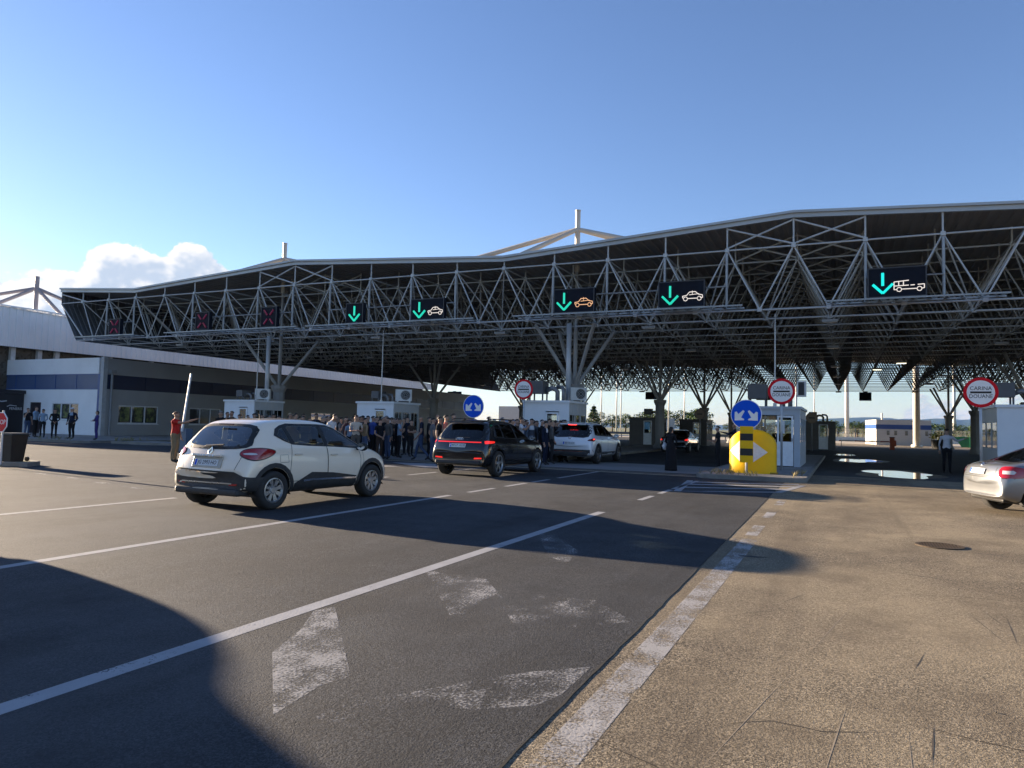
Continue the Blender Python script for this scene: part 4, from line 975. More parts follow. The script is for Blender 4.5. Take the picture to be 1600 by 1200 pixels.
def truck(x, y, rz, col, label):
    t = thing('truck', label, 'truck', (x, y, 0), rz)
    MB().bb((-1.25, -9, 1.1), (1.25, -.6, 3.9)).build('trailer', pm('trailer_' + label[:5], col, .5), t); 
    mb = MB(); mb.add([(-1.2, -.2, .6), (1.2, -.2, .6), (1.2, 2.0, .6), (-1.2, 2.0, .6), (-1.2, -.2, 3.4), (1.2, -.2, 3.4), (1.15, 1.5, 3.3), (-1.15, 1.5, 3.3), (-1.2, 2.0, 1.7), (1.2, 2.0, 1.7)], [(3, 2, 1, 0), (4, 5, 6, 7), (0, 1, 5, 4), (1, 2, 9, 6, 5), (3, 0, 4, 7, 8), (7, 6, 9, 8), (8, 9, 2, 3)]); mb.build('cab', pm('cab_white', (.6, .6, .6), .4), t)
    mb = MB(); mb.add([(-1.05, 2.01, 1.75), (1.05, 2.01, 1.75), (1.05, 1.56, 3.15), (-1.05, 1.56, 3.15)], [(0, 1, 2, 3)]); mb.build('windscreen', M_PANE, t)
    for yy in (-7.8, -6.6, -.9, 1.2):
        for s in (-1, 1): mb = MB(); mb.tube((s * .9, yy, .5), (s * 1.2, yy, .5), .5, 16); mb.build('wheel', M_SBLK, t)
    MB().bb((-1.0, -8.8, .75), (1.0, 1.6, 1.09)).build('chassis', M_SBLK, t)
truck(-45.5, 172, rad(22), (.20, .38, .55), 'light blue truck parked beyond the canopy'); truck(-41.5, 176, rad(28), (.36, .35, .33), 'whitish truck parked beyond the canopy near the column')
t = thing('far_hall', 'pale blue banded hall far off between signs and grey booth', 'building', (-62.6, 128, 0)); MB().bb((0, 0, 2.6), (5.8, 14, 5.2)).build('wall', M_FBW, t); MB().bb((.02, .02, 0), (5.78, 13.98, 2.6)).build('blue_base', pm('far_blue', (.10, .17, .30), .6), t)
# hills
mb = MB(); na, nr = 240, 14; vs = []
import mathutils.noise as mn
for i in range(na):
    a = rad(-60 + 110 * i / (na - 1)); azd = -60 + 110 * i / (na - 1)
    env = (.30 + .60 / (1 + math.exp(-(azd + 4) / 1.3))) * (1 - .35 * max(0, min(1, (azd - 8) / 12)))
    if azd < -20: env *= .5
    bumpy = 1 + .16 * mn.noise(Vector((azd * .35, 3, 0))) + .07 * mn.noise(Vector((azd * 1.3, 9, 0)))
    for k in range(nr):
        q = k / (nr - 1); d = 5600 + 1800 * q; h = 165 * env * bumpy * math.sin(min(1, q * 1.0) * math.pi / 2) ** 1.3 * (1 + .12 * mn.noise(Vector((azd * .9, q * 6, 4))) * (1 - q))
        vs.append((d * math.sin(a), d * math.cos(a), h - 4))
mb.add(vs, [(i * nr + k, (i + 1) * nr + k, (i + 1) * nr + k + 1, i * nr + k + 1) for i in range(na - 1) for k in range(nr - 1)])
th = NT('forest_hills'); th.set(col=th.mix(th.ramp(th.noise(.004, 6), .35, .65), (.025, .045, .025), (.05, .07, .03)), rough=.95, spec=.1)
tag(mb.build('hills', th.m, smooth=True), 'long wooded hill range on the horizon', 'hills', kind='structure')
# ------------------------------------------------------------------ cars (x right, y forward from the rear bumper, z up)
def lerpc(pts, y):
    if y <= pts[0][0]: return pts[0][1]
    for (a, va), (b, vb) in zip(pts[:-1], pts[1:]):
        if y <= b: return va + (vb - va) * (y - a) / (b - a)
    return pts[-1][1]
def inpoly(p, poly):
    x, y = p; c = False; n = len(poly)
    for i in range(n):
        (x1, y1), (x2, y2) = poly[i], poly[(i + 1) % n]
        if (y1 > y) != (y2 > y) and x < (x2 - x1) * (y - y1) / (y2 - y1) + x1: c = not c
    return c
def cutpoly(bm, poly, side):     # cut the outline into the mesh; side view uses (y,z), rear view (x,z)
    ia, ib = (1, 2) if side == 'side' else (0, 2)
    n = len(poly)
    for i in range(n):
        a, b = poly[i], poly[(i + 1) % n]; d = (b[0] - a[0], b[1] - a[1]); no = [0, 0, 0]; no[ia], no[ib] = -d[1], d[0]
        if abs(d[0]) + abs(d[1]) < 1e-5: continue
        co = [0, 0, 0]; co[ia], co[ib] = a
        lo = (min(a[0], b[0]) - .01, min(a[1], b[1]) - .01); hi = (max(a[0], b[0]) + .01, max(a[1], b[1]) + .01)
        fs = []
        for f in bm.faces:
            ca = [v.co[ia] for v in f.verts]; cb = [v.co[ib] for v in f.verts]
            if max(ca) < lo[0] or min(ca) > hi[0] or max(cb) < lo[1] or min(cb) > hi[1]: continue
            if side == 'side' and abs(f.calc_center_median().x) < .3: continue
            if side == 'rear' and f.calc_center_median().y > 1.2: continue
            fs.append(f)
        g = set(fs)
        for f in fs: g.update(f.edges); g.update(f.verts)
        bmesh.ops.bisect_plane(bm, geom=list(g), dist=1e-5, plane_co=co, plane_no=no)
def densify(poly, step):
    o = []
    for i in range(len(poly)):
        a, b = Vector(poly[i]), Vector(poly[(i + 1) % len(poly)]); k = max(1, int((b - a).length / step))
        for j in range(k): o.append(a + (b - a) * j / k)
    return o
def fill2d(poly, step, hole=None):
    out_ = densify(poly, step); vs = list(out_); n = len(vs); ed = [(i, (i + 1) % n) for i in range(n)]
    if hole:
        h = densify(hole, step); o = len(vs); vs += h; ed += [(o + i, o + (i + 1) % len(h)) for i in range(len(h))]
    xs = [v.x for v in out_]; ys = [v.y for v in out_]
    x = min(xs) + step * .5
    while x < max(xs):
        y = min(ys) + step * .5
        while y < max(ys):
            if inpoly((x, y), [tuple(v) for v in out_]) and not (hole and inpoly((x, y), hole)) and min((Vector((x, y)) - v).length for v in vs[:n]) > step * .4: vs.append(Vector((x, y)))
            y += step
        x += step
    r = delaunay_2d_cdt([Vector((v.x, v.y)) for v in vs], ed, [], 0, 1e-5)
    P = r[0]; F = []
    for f in r[2]:
        c = sum((P[i] for i in f), Vector((0, 0))) / len(f)
        if inpoly(tuple(c), poly) and not (hole and inpoly(tuple(c), hole)): F.append(tuple(f))
    return P, F
def bez(pts, k=4):                # rounded closed outline through the points
    n = len(pts); o = []
    for i in range(n):
        p0, p1, p2, p3 = (Vector(pts[(i + j - 1) % n]) for j in range(4))
        for s in range(k):
            t = s / k; q = .5 * ((2 * p1) + (p2 - p0) * t + (2 * p0 - 5 * p1 + 4 * p2 - p3) * t * t + (3 * p1 - p0 - 3 * p2 + p3) * t ** 3); o.append((q.x, q.y))
    return o
def grow(poly, d):
    n = len(poly); A = sum(poly[i][0] * poly[(i + 1) % n][1] - poly[(i + 1) % n][0] * poly[i][1] for i in range(n)); s = 1 if A > 0 else -1; o = []
    for i in range(n):
        a, b, c = Vector(poly[i - 1]), Vector(poly[i]), Vector(poly[(i + 1) % n]); e = ((b - a).normalized() + (c - b).normalized())
        if e.length < 1e-6: e = (c - b)
        e.normalize(); o.append((b.x + s * e.y * d, b.y - s * e.x * d))
    return o
class Car:
    def __init__(s, P):
        s.P = P
        ys = sorted(set(P['ys']))
        zs, zt, zb, w, wt = (P[k] for k in ('zs', 'zt', 'zb', 'w', 'wt'))
        rings = []
        for y in ys:
            S_, T, B, Wd, Wt = lerpc(zs, y), lerpc(zt, y), lerpc(zb, y), lerpc(w, y), lerpc(wt, y)
            if T - B < .10: B = T - min(.10, (T - S_) * .3); up = False
            else: up = True
            hgt_ = B - S_
            pr = [(0, S_), (Wd * .62, S_), (Wd * .93, S_ + .02), (Wd * .985, S_ + .22 * hgt_), (Wd, S_ + .55 * hgt_), (Wd * .985, S_ + .85 * hgt_), (Wd * .955, B)]
            if up: pr += [(Wd * .955 + (Wt - Wd * .955) * .55, B + (T - B) * .55), (Wt, T - .055), (Wt * .90, T - .018), (Wt * .5, T), (0, T + .004)]
            else: pr += [(Wd * .93, B + (T - B) * .35), (Wt + (Wd * .92 - Wt) * .3, T - .03), (Wt * .9, T - .012), (Wt * .5, T - .002), (0, T)]
            cr, cf = P.get('cr', .10), P.get('cf', .25); Ln = P['L']
            ring = []
            for x, z in pr:
                q = (abs(x) / .9) ** 2.4; yy = y
                yy += cr * q * max(0, 1 - y / 1.0) ** 1.2; yy -= cf * q * max(0, 1 - (Ln - y) / 1.3) ** 1.2
                ring.append(Vector((x, yy, z)))
            rings.append(ring + [Vector((-v.x, v.y, v.z)) for v in ring[-2:0:-1]])
        bm = bmesh.new(); V = [[bm.verts.new(v) for v in r] for r in rings]; n = len(rings[0])
        for a, b in zip(V[:-1], V[1:]):
            for i in range(n): bm.faces.new((a[i], a[(i + 1) % n], b[(i + 1) % n], b[i]))
        for r in (V[0], V[-1]):
            h = n // 2
            for i in range(0, h - 0):
                j = n - i; q = [r[i], r[i + 1], r[(j - 1) % n], r[j % n]]; q = list(dict.fromkeys(q))
                if len(q) >= 3:
                    try: bm.faces.new(q)
                    except ValueError: pass
        bmesh.ops.recalc_face_normals(bm, faces=bm.faces)
        me = bpy.data.meshes.new('cage'); bm.to_mesh(me); bm.free()
        o = bpy.data.objects.new('cage', me); C.objects.link(o); md = o.modifiers.new('s', 'SUBSURF'); md.levels = 2; md.render_levels = 2
        ev = o.evaluated_get(bpy.context.evaluated_depsgraph_get()); s.bm = bmesh.new(); s.bm.from_mesh(ev.to_mesh()); ev.to_mesh_clear(); bpy.data.objects.remove(o)
        s.bvh = BVHTree.FromBMesh(s.bm)
        s.root = thing(P['name'], P['label'], P['cat'])
    def hit(s, o, d):
        r = s.bvh.ray_cast(o, d)
        return r
    def decal(s, name, poly, view, mat, off=.004, step=.05, hole=None, parent=None, both=False, smooth=True, sx=1, n=None):
        """sheet that follows the body: view 'side' (y,z), 'rear'/'front' (x,z), 'top' (x,y), 'corner' ((x+y)/r2, z)"""
        Pn, F = fill2d(poly, step, hole); out = []
        for sg in ((1, -1) if both else (sx,)):
            mb = MB(); vs = []
            for p in Pn:
                if view == 'side': o, d = Vector((sg * 3, p.x, p.y)), Vector((-sg, 0, 0))
                elif view == 'rear': o, d = Vector((sg * p.x, -3, p.y)), Vector((0, 1, 0))
                elif view == 'front': o, d = Vector((p.x, 9, p.y)), Vector((0, -1, 0))
                elif view == 'top': o, d = Vector((p.x, p.y, 4)), Vector((0, 0, -1))
                else:
                    k = p.x / math.sqrt(2); o = Vector((sg * (k + 2), k - 2, p.y)); d = Vector((-sg * .7071, .7071, 0))
                loc, nn, i, ds = s.bvh.ray_cast(o, d)
                if loc is None:
                    tgt = o + d * 2.8; loc, nn, i, ds = s.bvh.find_nearest(o + d * (3 - .8 if view == 'side' else 2.8))
                vs.append(loc + nn * off)
            mb.add(vs, F); ob = mb.build(name, mat, parent or s.root, smooth=smooth); out.append(ob)
        return out
    def finish(s):
        P = s.P; bm = s.bm
        lay = bm.faces.layers.int.new('part')
        doors = P.get('doors', []); wins = P['wins']; rw = P['rearwin']
        arch = []
        for yc in P['wheels']:
            R = P['wr'] + P.get('gap', .055); zc = P['wr']
            c = [(yc + R * math.cos(t * math.pi / 12), zc + R * math.sin(t * math.pi / 12)) for t in range(24)]; arch.append(c)
        for d in doors + [grow(w, -.012) for w in wins] + arch: cutpoly(bm, d, 'side')
        cutpoly(bm, grow(rw, -.012), 'rear')
        ws = P['wind']
        kill = []
        for f in bm.faces:
            c = f.calc_center_median(); sd_ = (c.y, c.z)
            if abs(c.x) > .3:
                if any(inpoly(sd_, grow(w, -.01)) for w in wins) and abs(f.normal.x) > .25: kill.append(f); continue
                if any(inpoly(sd_, a) for a in arch) and abs(c.x) > .35: kill.append(f); continue
                for i, d in enumerate(doors):
                    if inpoly(sd_, d) and abs(f.normal.x) > .3 : f[lay] = 1 + i * 2 + (c.x < 0)
            if c.y < 1.2 and inpoly((c.x, c.z), grow(rw, -.01)) and f.normal.y < -.05 and abs(f.normal.x) < .75: kill.append(f); continue
            if inpoly((c.x, c.y), grow(ws, -.03)) and f.normal.z > .2: kill.append(f)
        bmesh.ops.delete(bm, geom=kill, context='FACES')
        paint_ = P['paint']; parts = {}
        for f in bm.faces: parts.setdefault(f[lay], []).append(f)
        s.doors = {}
        for k, fl in parts.items():
            idx = {}; vs = []; fs = []
            for f in fl:
                q = []
                for v in f.verts:
                    if v.index not in idx or True:
                        key = id(v) if False else v
                        if key not in idx: idx[key] = len(vs); vs.append(v.co.copy())
                    q.append(idx[v])
                fs.append(q)
            mb = MB(); mb.add(vs, fs); o = mb.build('body' if k == 0 else 'door', paint_, s.root, smooth=True, fix=False)
            if k: s.doors[k] = o
        # wheels
        wr, ww = P['wr'], .22
        for yc in P['wheels']:
            for sg in (-1, 1):
                xo = sg * (P['track'] / 2)
                tb = MB(); hw = ww / 2; rr = P['rim']
                prf = [(rr, -hw + .01), (rr + .02, -hw - .004), (wr - .03, -hw - .004), (wr - .008, -hw + .015), (wr, -hw + .04), (wr, hw - .04), (wr - .008, hw - .015), (wr - .03, hw + .004), (rr + .02, hw + .004), (rr, hw - .01)]
                tb.lathe(prf, 36, (0, 0, 0), 'X'); ty = tb.build('wheel', M_TYRE, s.root, loc=(xo, yc, wr)); auto(ty, 50)
                rb = MB(); f = sg * (hw - .012)
                rb.lathe([(rr + .004, f - sg * .15), (rr + .004, f), (rr - .02, f + sg * .004), (rr - .035, f - sg * .03)], 32, ax='X'); 
                ns = P.get('spokes', 5)
                for i in range(ns):
                    a0 = 2 * math.pi * i / ns + .3
                    for da in ((-.13, .13) if P.get('twin', True) else (0,)):
                        pts = []
                        for (r_, wd, dx) in ((.05, .020, -.02), (rr - .015, .017, -.012)):
                            a = a0 + da * (1 if r_ > .1 else .5); cx, cz = r_ * math.cos(a), r_ * math.sin(a); px_, pz = -math.sin(a), math.cos(a)
                            for q in (-1, 1):
                                for h in (0, -.025): pts.append((f + sg * (dx + h), cx + q * wd * px_, cz + q * wd * pz))
                        rb.add(pts, [(0, 1, 3, 2), (4, 6, 7, 5), (0, 4, 5, 1), (2, 3, 7, 6), (0, 2, 6, 4), (1, 5, 7, 3)])
                rb.lathe([(.0001, f - sg * .008), (.055, f - sg * .008), (.07, f - sg * .03), (.07, f - sg * .06)], 16, ax='X')
                auto(rb.build('rim', P.get('rimmat', M_RIM), ty), 40)
                db = MB(); db.lathe([(.0001, f - sg * .07), (rr - .01, f - sg * .07), (rr - .01, f - sg * .10)], 24, ax='X'); db.build('brake_disc', M_BRK, ty)
        for yc in P['wheels']:
            R = P['wr'] + P.get('gap', .055) + .004
            for sg in (-1, 1):
                wb = MB(); n = 18; vs = []; x1 = sg * (P['track'] / 2 - .02 + .13); x0 = sg * (P['track'] / 2 - .28)
                for x in (x0, x1):
                    for i in range(n + 1):
                        t = -.25 + (math.pi + .5) * i / n; 
                        xx = x
                        if x == x1:
                            h = s.bvh.ray_cast(Vector((sg * 3, yc + R * math.cos(t), P['wr'] + R * math.sin(t))), Vector((-sg, 0, 0)))
                            if h[0] is not None and abs(h[0].x) > .5: xx = h[0].x - sg * .004
                        vs.append((xx, yc + R * math.cos(t), P['wr'] + R * math.sin(t)))
                wb.add(vs, [(i, i + 1, n + 2 + i, n + 1 + i) for i in range(n)]); wb.add([vs[i] for i in range(n + 1)], [tuple(range(n + 1))]); wb.build('wheel_well', M_BLK, s.root)
        # cabin
        L = P['L']; cb = MB(); zf = lerpc(P['zs'], L / 2) + .02
        y0, y1 = P['cab']; zb_ = lerpc(P['zb'], (y0 + y1) / 2); wi = P['track'] / 2 - .12
        cb.bb((-wi, y0, zf), (wi, y1, zf + .12)); cb.bb((-wi, y1 - .55, zf + .12), (wi, y1 + .05, zb_ - .05)); cb.bb((-wi, y0 - .25, zf + .12), (wi, y0 + .02, zb_ - .12)); cb.build('cabin', M_BLK, s.root)
        for yy, xs_ in ((y0 + .25, (-.36, .36)), (y0 + 1.18, (-.36, .36))):
            for x in xs_:
                sb = MB(); sb.box((x, yy + .26, zf + .26), (.5, .5, .22)); sb.box((x, yy - .02, zf + .58), (.48, .14, .62), M=Matrix.Rotation(rad(12), 3, 'X')); sb.box((x, yy - .10, zf + .97), (.26, .09, .17)); so = sb.build('seat', M_SEAT, s.root)
                mdf = so.modifiers.new('bevel', 'BEVEL'); mdf.width = .04; mdf.segments = 2
        # glass, door gaps
        for w in wins: s.decal('side_window', w, 'side', P['glass'], .003, .08, both=True)
        s.decal('rear_window', rw, 'rear', P.get('rglass', P['glass']), .004, .07)
        s.decal('windscreen', ws, 'top', P['glass'], .003, .09)
        return s.root
    def frame(s, poly, mat, hole_list, view='side', off=.006, name='window_frame', step=.05):
        # black surround: outline minus panes
        Pn, F = fill2d(poly, step)
    def gapline(s, pts, w=.008, view='side', mat=None, both=True, off=.0035, parent=None, name='door_gap', closed=False):
        for sg in ((1, -1) if both else (1,)):
            pp = [Vector(p) for p in pts]
            if closed: pp.append(pp[0])
            q = []
            for a, b in zip(pp[:-1], pp[1:]):
                k = max(1, int((b - a).length / .05)); q += [a + (b - a) * i / k for i in range(k)]
            q.append(pp[-1]); vs = []
            for i, p in enumerate(q):
                d = (q[min(i + 1, len(q) - 1)] - q[max(i - 1, 0)]).normalized(); nn = Vector((-d.y, d.x)) * w / 2
                for c in (p + nn, p - nn):
                    if view == 'side': o, dr = Vector((sg * 3, c.x, c.y)), Vector((-sg, 0, 0))
                    else: o, dr = Vector((c.x * sg, -3, c.y)), Vector((0, 1, 0))
                    h = s.bvh.ray_cast(o, dr); vs.append((h[0] + h[1] * off) if h[0] is not None else o + dr * 2.15)
            mb = MB(); mb.add(vs, [(2 * i, 2 * i + 1, 2 * i + 3, 2 * i + 2) for i in range(len(q) - 1)]); mb.build(name, mat or M_BLK, parent or s.root)
    def solid(s, name, mat, x, y, z, d, rot=(0, 0, 0), bev=.012, parent=None):
        mb = MB(); mb.box((0, 0, 0), d); o = mb.build(name, mat, parent or s.root, loc=(x, y, z)); o.rotation_euler = rot
        m_ = o.modifiers.new('bevel', 'BEVEL'); m_.width = bev; m_.segments = 2; return o
    def plate(s, y, z, txt, tilt, mat_t=None, w=.52):
        hs = [s.bvh.ray_cast(Vector((x, -3, z + dz)), Vector((0, 1, 0)))[0].y for x in (0, w / 2) for dz in (-.06, .06)]
        tilt = -math.atan2(hs[1] - hs[0], .12); y = min((hs[0] + hs[1]) / 2, (hs[2] + hs[3]) / 2 - .0) - .016
        s.plate_y, s.plate_tilt = y, tilt
        o = s.solid('number_plate', M_PLATE, 0, y, z, (w, .012, .112), (tilt, 0, 0), .003)
        MB().bb((-w / 2 + .004, -.0085, -.05), (-w / 2 + .045, -.0065, .05)).build('plate_band', M_SBLUE, o)
        text(txt, .098, M_SBLK, o, (.022, -.0075, 0), sx=.86, name='plate_text', ext=.001)
        return o
    def mirror(s, y, z, x, mat):
        for sg in (-1, 1):
            mb = MB(); mb.ball((0, 0, 0), (.12, .07, .085), 12, 8); mb.tube((-sg * .1, .01, -.03), (-sg * .2, .03, -.07), .025, 6); o = mb.build('wing_mirror', mat, s.root, smooth=True, loc=(sg * x, y, z))
            mb = MB(); mb.lathe([(.0001, -.066), (.075, -.066)], 16, ax='Y'); g = mb.build('mirror_glass', M_CHROME, o); g.scale = (1.25, 1, .8)
    def handle(s, pts, mat):
        for i, (y, z) in enumerate(pts):
            for sg in (-1, 1):
                h = s.bvh.ray_cast(Vector((sg * 3, y, z)), Vector((-sg, 0, 0)))
                if h[0] is None: continue
                mb = MB(); mb.bb((-.012, -.09, -.014), (.014, .09, .014)); k = 1 + 2 * i + (sg < 0)
                o = mb.build('handle', mat, s.doors.get(k, s.root), loc=h[0] + h[1] * .018); m_ = o.modifiers.new('bevel', 'BEVEL'); m_.width = .008; m_.segments = 2
def carpaint(name, col, metal=.0, rough=.28, coat=1.0, dust=1.0):
    t = NT(name); fl = t.noise(900, 2); dirt = t.noise(3, 5, .65)
    sp = t.n.new('ShaderNodeSeparateXYZ'); t.l.new(t.co, sp.inputs[0])
    dm = t.math('MULTIPLY', t.ramp(sp.outputs[2], .25, .75, .40 * dust, .0), t.ramp(dirt, .35, .65, .4, 1)); 
    c = t.mix(t.ramp(fl, .3, .7), tuple(x * .96 for x in col), tuple(min(1, x * 1.04) for x in col))
    t.set(col=t.mix(t.math('MAXIMUM', dm, 0), c, (.22, .19, .15)), metal=metal, rough=t.math('ADD', rough, t.math('MULTIPLY', dm, .4)), coat=coat)
    t.b.inputs['Coat Roughness'].default_value = .04
    return t.m
M_TYRE = pm('tyre_rubber', (.022, .021, .020), .8, 0, .15, 8, dirt=.15); M_RIM = pm('alloy_rim', (.45, .46, .47), .32, .85, .06, 6); M_RIMD = pm('dark_alloy', (.16, .16, .17), .35, .8); M_BRK = pm('brake_dark_metal', (.02, .02, .02), .6, .5)  # brake discs are near-black metal
M_BLK = pm('black_trim', (.014, .014, .014), .55); M_CLADB = pm('cladding_plastic', (.030, .030, .031), .62, 0, .15, 10, dirt=.2); M_SEAT = pm('seat_fabric', (.03, .03, .033), .85); M_PLATE = pm('plate_white', (.62, .63, .64), .4, var=.05); M_CHROME = pm('chrome', (.75, .75, .75), .12, 1.0)
def redlens(name, e, col=(.35, .008, .012)):
    if name in MC: return MC[name]
    t = NT(name); t.set(col=col, rough=.12, coat=1.0, emis=(1, .03, .02), es=e); t.b.inputs['Emission Color'].default_value = (1, .03, .02, 1); MC[name] = t.m; return t.m
M_TAIL = redlens('tail_lens', 0.0, (.30, .006, .01)); M_TAILON = redlens('tail_lens_lit', .22); M_TAILD = redlens('tail_lens_dark', .0, (.10, .006, .008)); M_BRAKE = redlens('brake_lamp_lit', 1.2); M_CLEAR = pm('clear_lens', (.55, .55, .56), .15)
G_LIGHT = glass('car_glass', (.42, .50, .50)); G_DARK = glass('privacy_glass', (.10, .11, .12)); G_REAR = glass('rear_glass', (.30, .36, .37), ior=2.3)
# --- cream crossover
P = dict(name='crossover_car', cat='car', label='cream white crossover car with black lower cladding driving toward the booths', L=4.12, paint=carpaint('cream_paint', (.88, .75, .585)), glass=G_LIGHT, rglass=G_REAR,
    ys=[0, .03, .08, .16, .30, .42, .55, .75, 1.0, 1.3, 1.65, 2.0, 2.3, 2.6, 2.9, 3.15, 3.35, 3.6, 3.8, 3.95, 4.06, 4.12],
    zs=[(0, .36), (.1, .30), (.4, .24), (3.6, .22), (4.0, .26), (4.12, .36)],
    zt=[(0, .62), (.03, .74), (.08, .92), (.16, 1.06), (.30, 1.24), (.42, 1.38), (.55, 1.50), (.75, 1.535), (1.0, 1.555), (1.5, 1.57), (1.9, 1.56), (2.3, 1.50), (2.6, 1.36), (2.9, 1.20), (3.15, 1.07), (3.35, 1.02), (3.6, .97), (3.8, .90), (3.95, .80), (4.06, .66), (4.12, .56)],
    zb=[(0, .6), (.16, .98), (.4, 1.10), (.7, 1.10), (1.3, 1.05), (2.2, 1.0), (2.9, .97), (3.2, .95)],
    w=[(0, .80), (.08, .845), (.2, .87), (.55, .885), (2.0, .885), (3.3, .885), (3.7, .87), (3.95, .82), (4.12, .72)],
    wt=[(0, .70), (.08, .72), (.16, .72), (.42, .66), (.6, .62), (1.5, .62), (2.3, .60), (2.7, .64), (3.1, .72), (3.4, .74), (3.8, .70), (4.12, .6)],
    wheels=(.66, 3.29), wr=.33, rim=.215, track=1.56, cab=(.85, 2.75), spokes=8,
    wins=[[(1.16, 1.13), (1.92, 1.085), (1.87, 1.435), (1.12, 1.44), (1.06, 1.40)], [(2.02, 1.08), (2.94, 1.03), (2.62, 1.22), (2.34, 1.37), (2.15, 1.425), (1.97, 1.435)], [(.80, 1.265), (1.0, 1.16), (1.05, 1.135), (.97, 1.40), (.88, 1.37)]],
    rearwin=bez([(-.58, 1.085), (-.625, 1.20), (-.52, 1.39), (0, 1.42), (.52, 1.39), (.625, 1.20), (.58, 1.085), (0, 1.055)], 3),
    wind=[(-.62, 3.12), (-.50, 2.42), (.50, 2.42), (.62, 3.12), (0, 3.2)],
    doors=[[(1.0, .46), (1.07, 1.115), (1.97, 1.065), (1.97, .44)], [(1.98, .44), (1.98, 1.064), (2.88, 1.02), (2.93, .8), (2.90, .42)]])
c = Car(P); c.finish()
outl = [(.72, 1.265), (.90, 1.175), (1.10, 1.105), (1.5, 1.075), (2.2, 1.045), (3.13, .985), (2.95, 1.075), (2.66, 1.25), (2.36, 1.40), (2.15, 1.455), (1.9, 1.47), (1.1, 1.475), (.93, 1.44), (.80, 1.38)]
def frame(c, outer, wins, both=True, mat=None, off=.0045):
    Pn, F = fill2d(outer, .04)
    cut = [grow(w, -.005) for w in wins]
    pts = [Vector(p) for p in Pn]; ed = []; base = densify(outer, .05); vs = list(base); ed = [(i, (i + 1) % len(base)) for i in range(len(base))]
    for w in cut:
        h = densify(w, .05); o = len(vs); vs += h; ed += [(o + i, o + (i + 1) % len(h)) for i in range(len(h))]
    r = delaunay_2d_cdt([Vector((v.x, v.y)) for v in vs], ed, [], 0, 1e-5); F = []
    for f in r[2]:
        q = sum((r[0][i] for i in f), Vector((0, 0))) / len(f)
        if inpoly(tuple(q), outer) and not any(inpoly(tuple(q), w) for w in cut): F.append(tuple(f))
    for sg in (1, -1):
        vs3 = []
        for p in r[0]:
            h = c.bvh.ray_cast(Vector((sg * 3, p.x, p.y)), Vector((-sg, 0, 0))); vs3.append(h[0] + h[1] * off if h[0] is not None else Vector((sg * .6, p.x, p.y)))
        mb = MB(); mb.add(vs3, F); mb.build('window_frame', mat or M_BLK, c.root, smooth=True)
def rearframe(c, outer, win, mat=None, name='rear_window_frame', off=.005): c.decal(name, outer, 'rear', mat or M_BLK, off, .05, hole=grow(win, -.008))
frame(c, outl, P['wins'])
rearframe(c, bez([(-.68, 1.055), (-.70, 1.20), (-.585, 1.42), (0, 1.455), (.585, 1.42), (.70, 1.20), (.68, 1.055), (0, 1.015)], 3), P['rearwin'])
def arcp(yc, zc, R0, R1, a0, a1, n=14):
    return [(yc + R1 * math.cos(rad(a0 + (a1 - a0) * i / n)), zc + R1 * math.sin(rad(a0 + (a1 - a0) * i / n))) for i in range(n + 1)] + [(yc + R0 * math.cos(rad(a1 + (a0 - a1) * i / n)), zc + R0 * math.sin(rad(a1 + (a0 - a1) * i / n))) for i in range(n + 1)]
for yc in P['wheels']: c.decal('arch_cladding', arcp(yc, .33, .388, .47, -14, 194), 'side', M_CLADB, .010, .04, both=True)
c.decal('sill_cladding', [(1.12, .26), (1.14, .42), (1.55, .60), (2.1, .565), (2.80, .47), (2.83, .26)], 'side', M_CLADB, .008, .06, both=True)
c.gapline([(1.34, .455), (1.55, .47), (2.1, .455), (2.78, .43)], .034, mat=M_CHROME, off=.024, name='sill_chrome')
c.decal('rear_cladding', [(-.80, .37), (.80, .37), (.80, .575), (.60, .66), (-.60, .68), (-.80, .69)], 'rear', M_CLADB, .005, .05)
c.decal('rear_corner_cladding', [(.50, .36), (.50, .60), (.72, .575), (1.0, .565), (1.0, .34), (.8, .34)], 'corner', M_CLADB, .0075, .05, both=True)
c.decal('bumper_insert', bez([(-.70, .56), (-.70, .655), (-.2, .645), (.22, .55), (-.2, .535)], 3), 'rear', P['paint'], .028, .04)
c.gapline([(-.62, .44), (-.56, .462), (.56, .462)], .022, 'rear', pm('dull_chrome', (.45, .45, .44), .3, .8), both=False, off=.03, name='skid_trim')
c.solid('under_bumper', M_CLADB, 0, .20, .315, (1.44, .36, .12), bev=.04)
c.decal('reflector', [(.50, .425), (.66, .43), (.68, .465), (.50, .46)], 'rear', M_TAIL, .022, .04, both=True)
tl = bez([(.66, .955), (.82, .885), (.98, .89), (1.13, .955), (1.17, 1.02), (1.02, 1.06), (.84, 1.06), (.70, 1.025)], 4); tl = [(x - .10, z - .02) for x, z in tl]
for sg in (1, -1):
    rim_ = c.decal('tail_lamp_rim', grow(tl, .016), 'corner', M_BLK, .006, .05, sx=sg)[0]
    o = c.decal('tail_lamp', tl, 'corner', M_TAIL, .016, .04, sx=sg)[0]
    c.decal('clear_segment', bez([(.60, .955), (.64, .94), (.72, .937), (.80, .948), (.77, .968), (.68, .97)], 3), 'corner', M_CLEAR, .020, .04, sx=sg, parent=o)
bpy.data.objects.remove  # keep
c.gapline([(-.0, 1.0)], both=False) if False else None
c.gapline([(.70, 1.03), (.66, .86), (.60, .69)], view='rear', name='hatch_gap')
for d in P['doors']: c.gapline(d, .010, closed=True)
c.gapline([(3.0, .98), (3.02, .75), (2.98, .62)], .006)
c.gapline([(.98, .80), (.78, .80), (.78, .93), (.96, .93)], .006, name='fuel_flap', closed=True, both=False)
c.handle([(1.20, .93), (2.13, .90)], P['paint']); c.mirror(2.83, 1.04, .99, M_BLK)
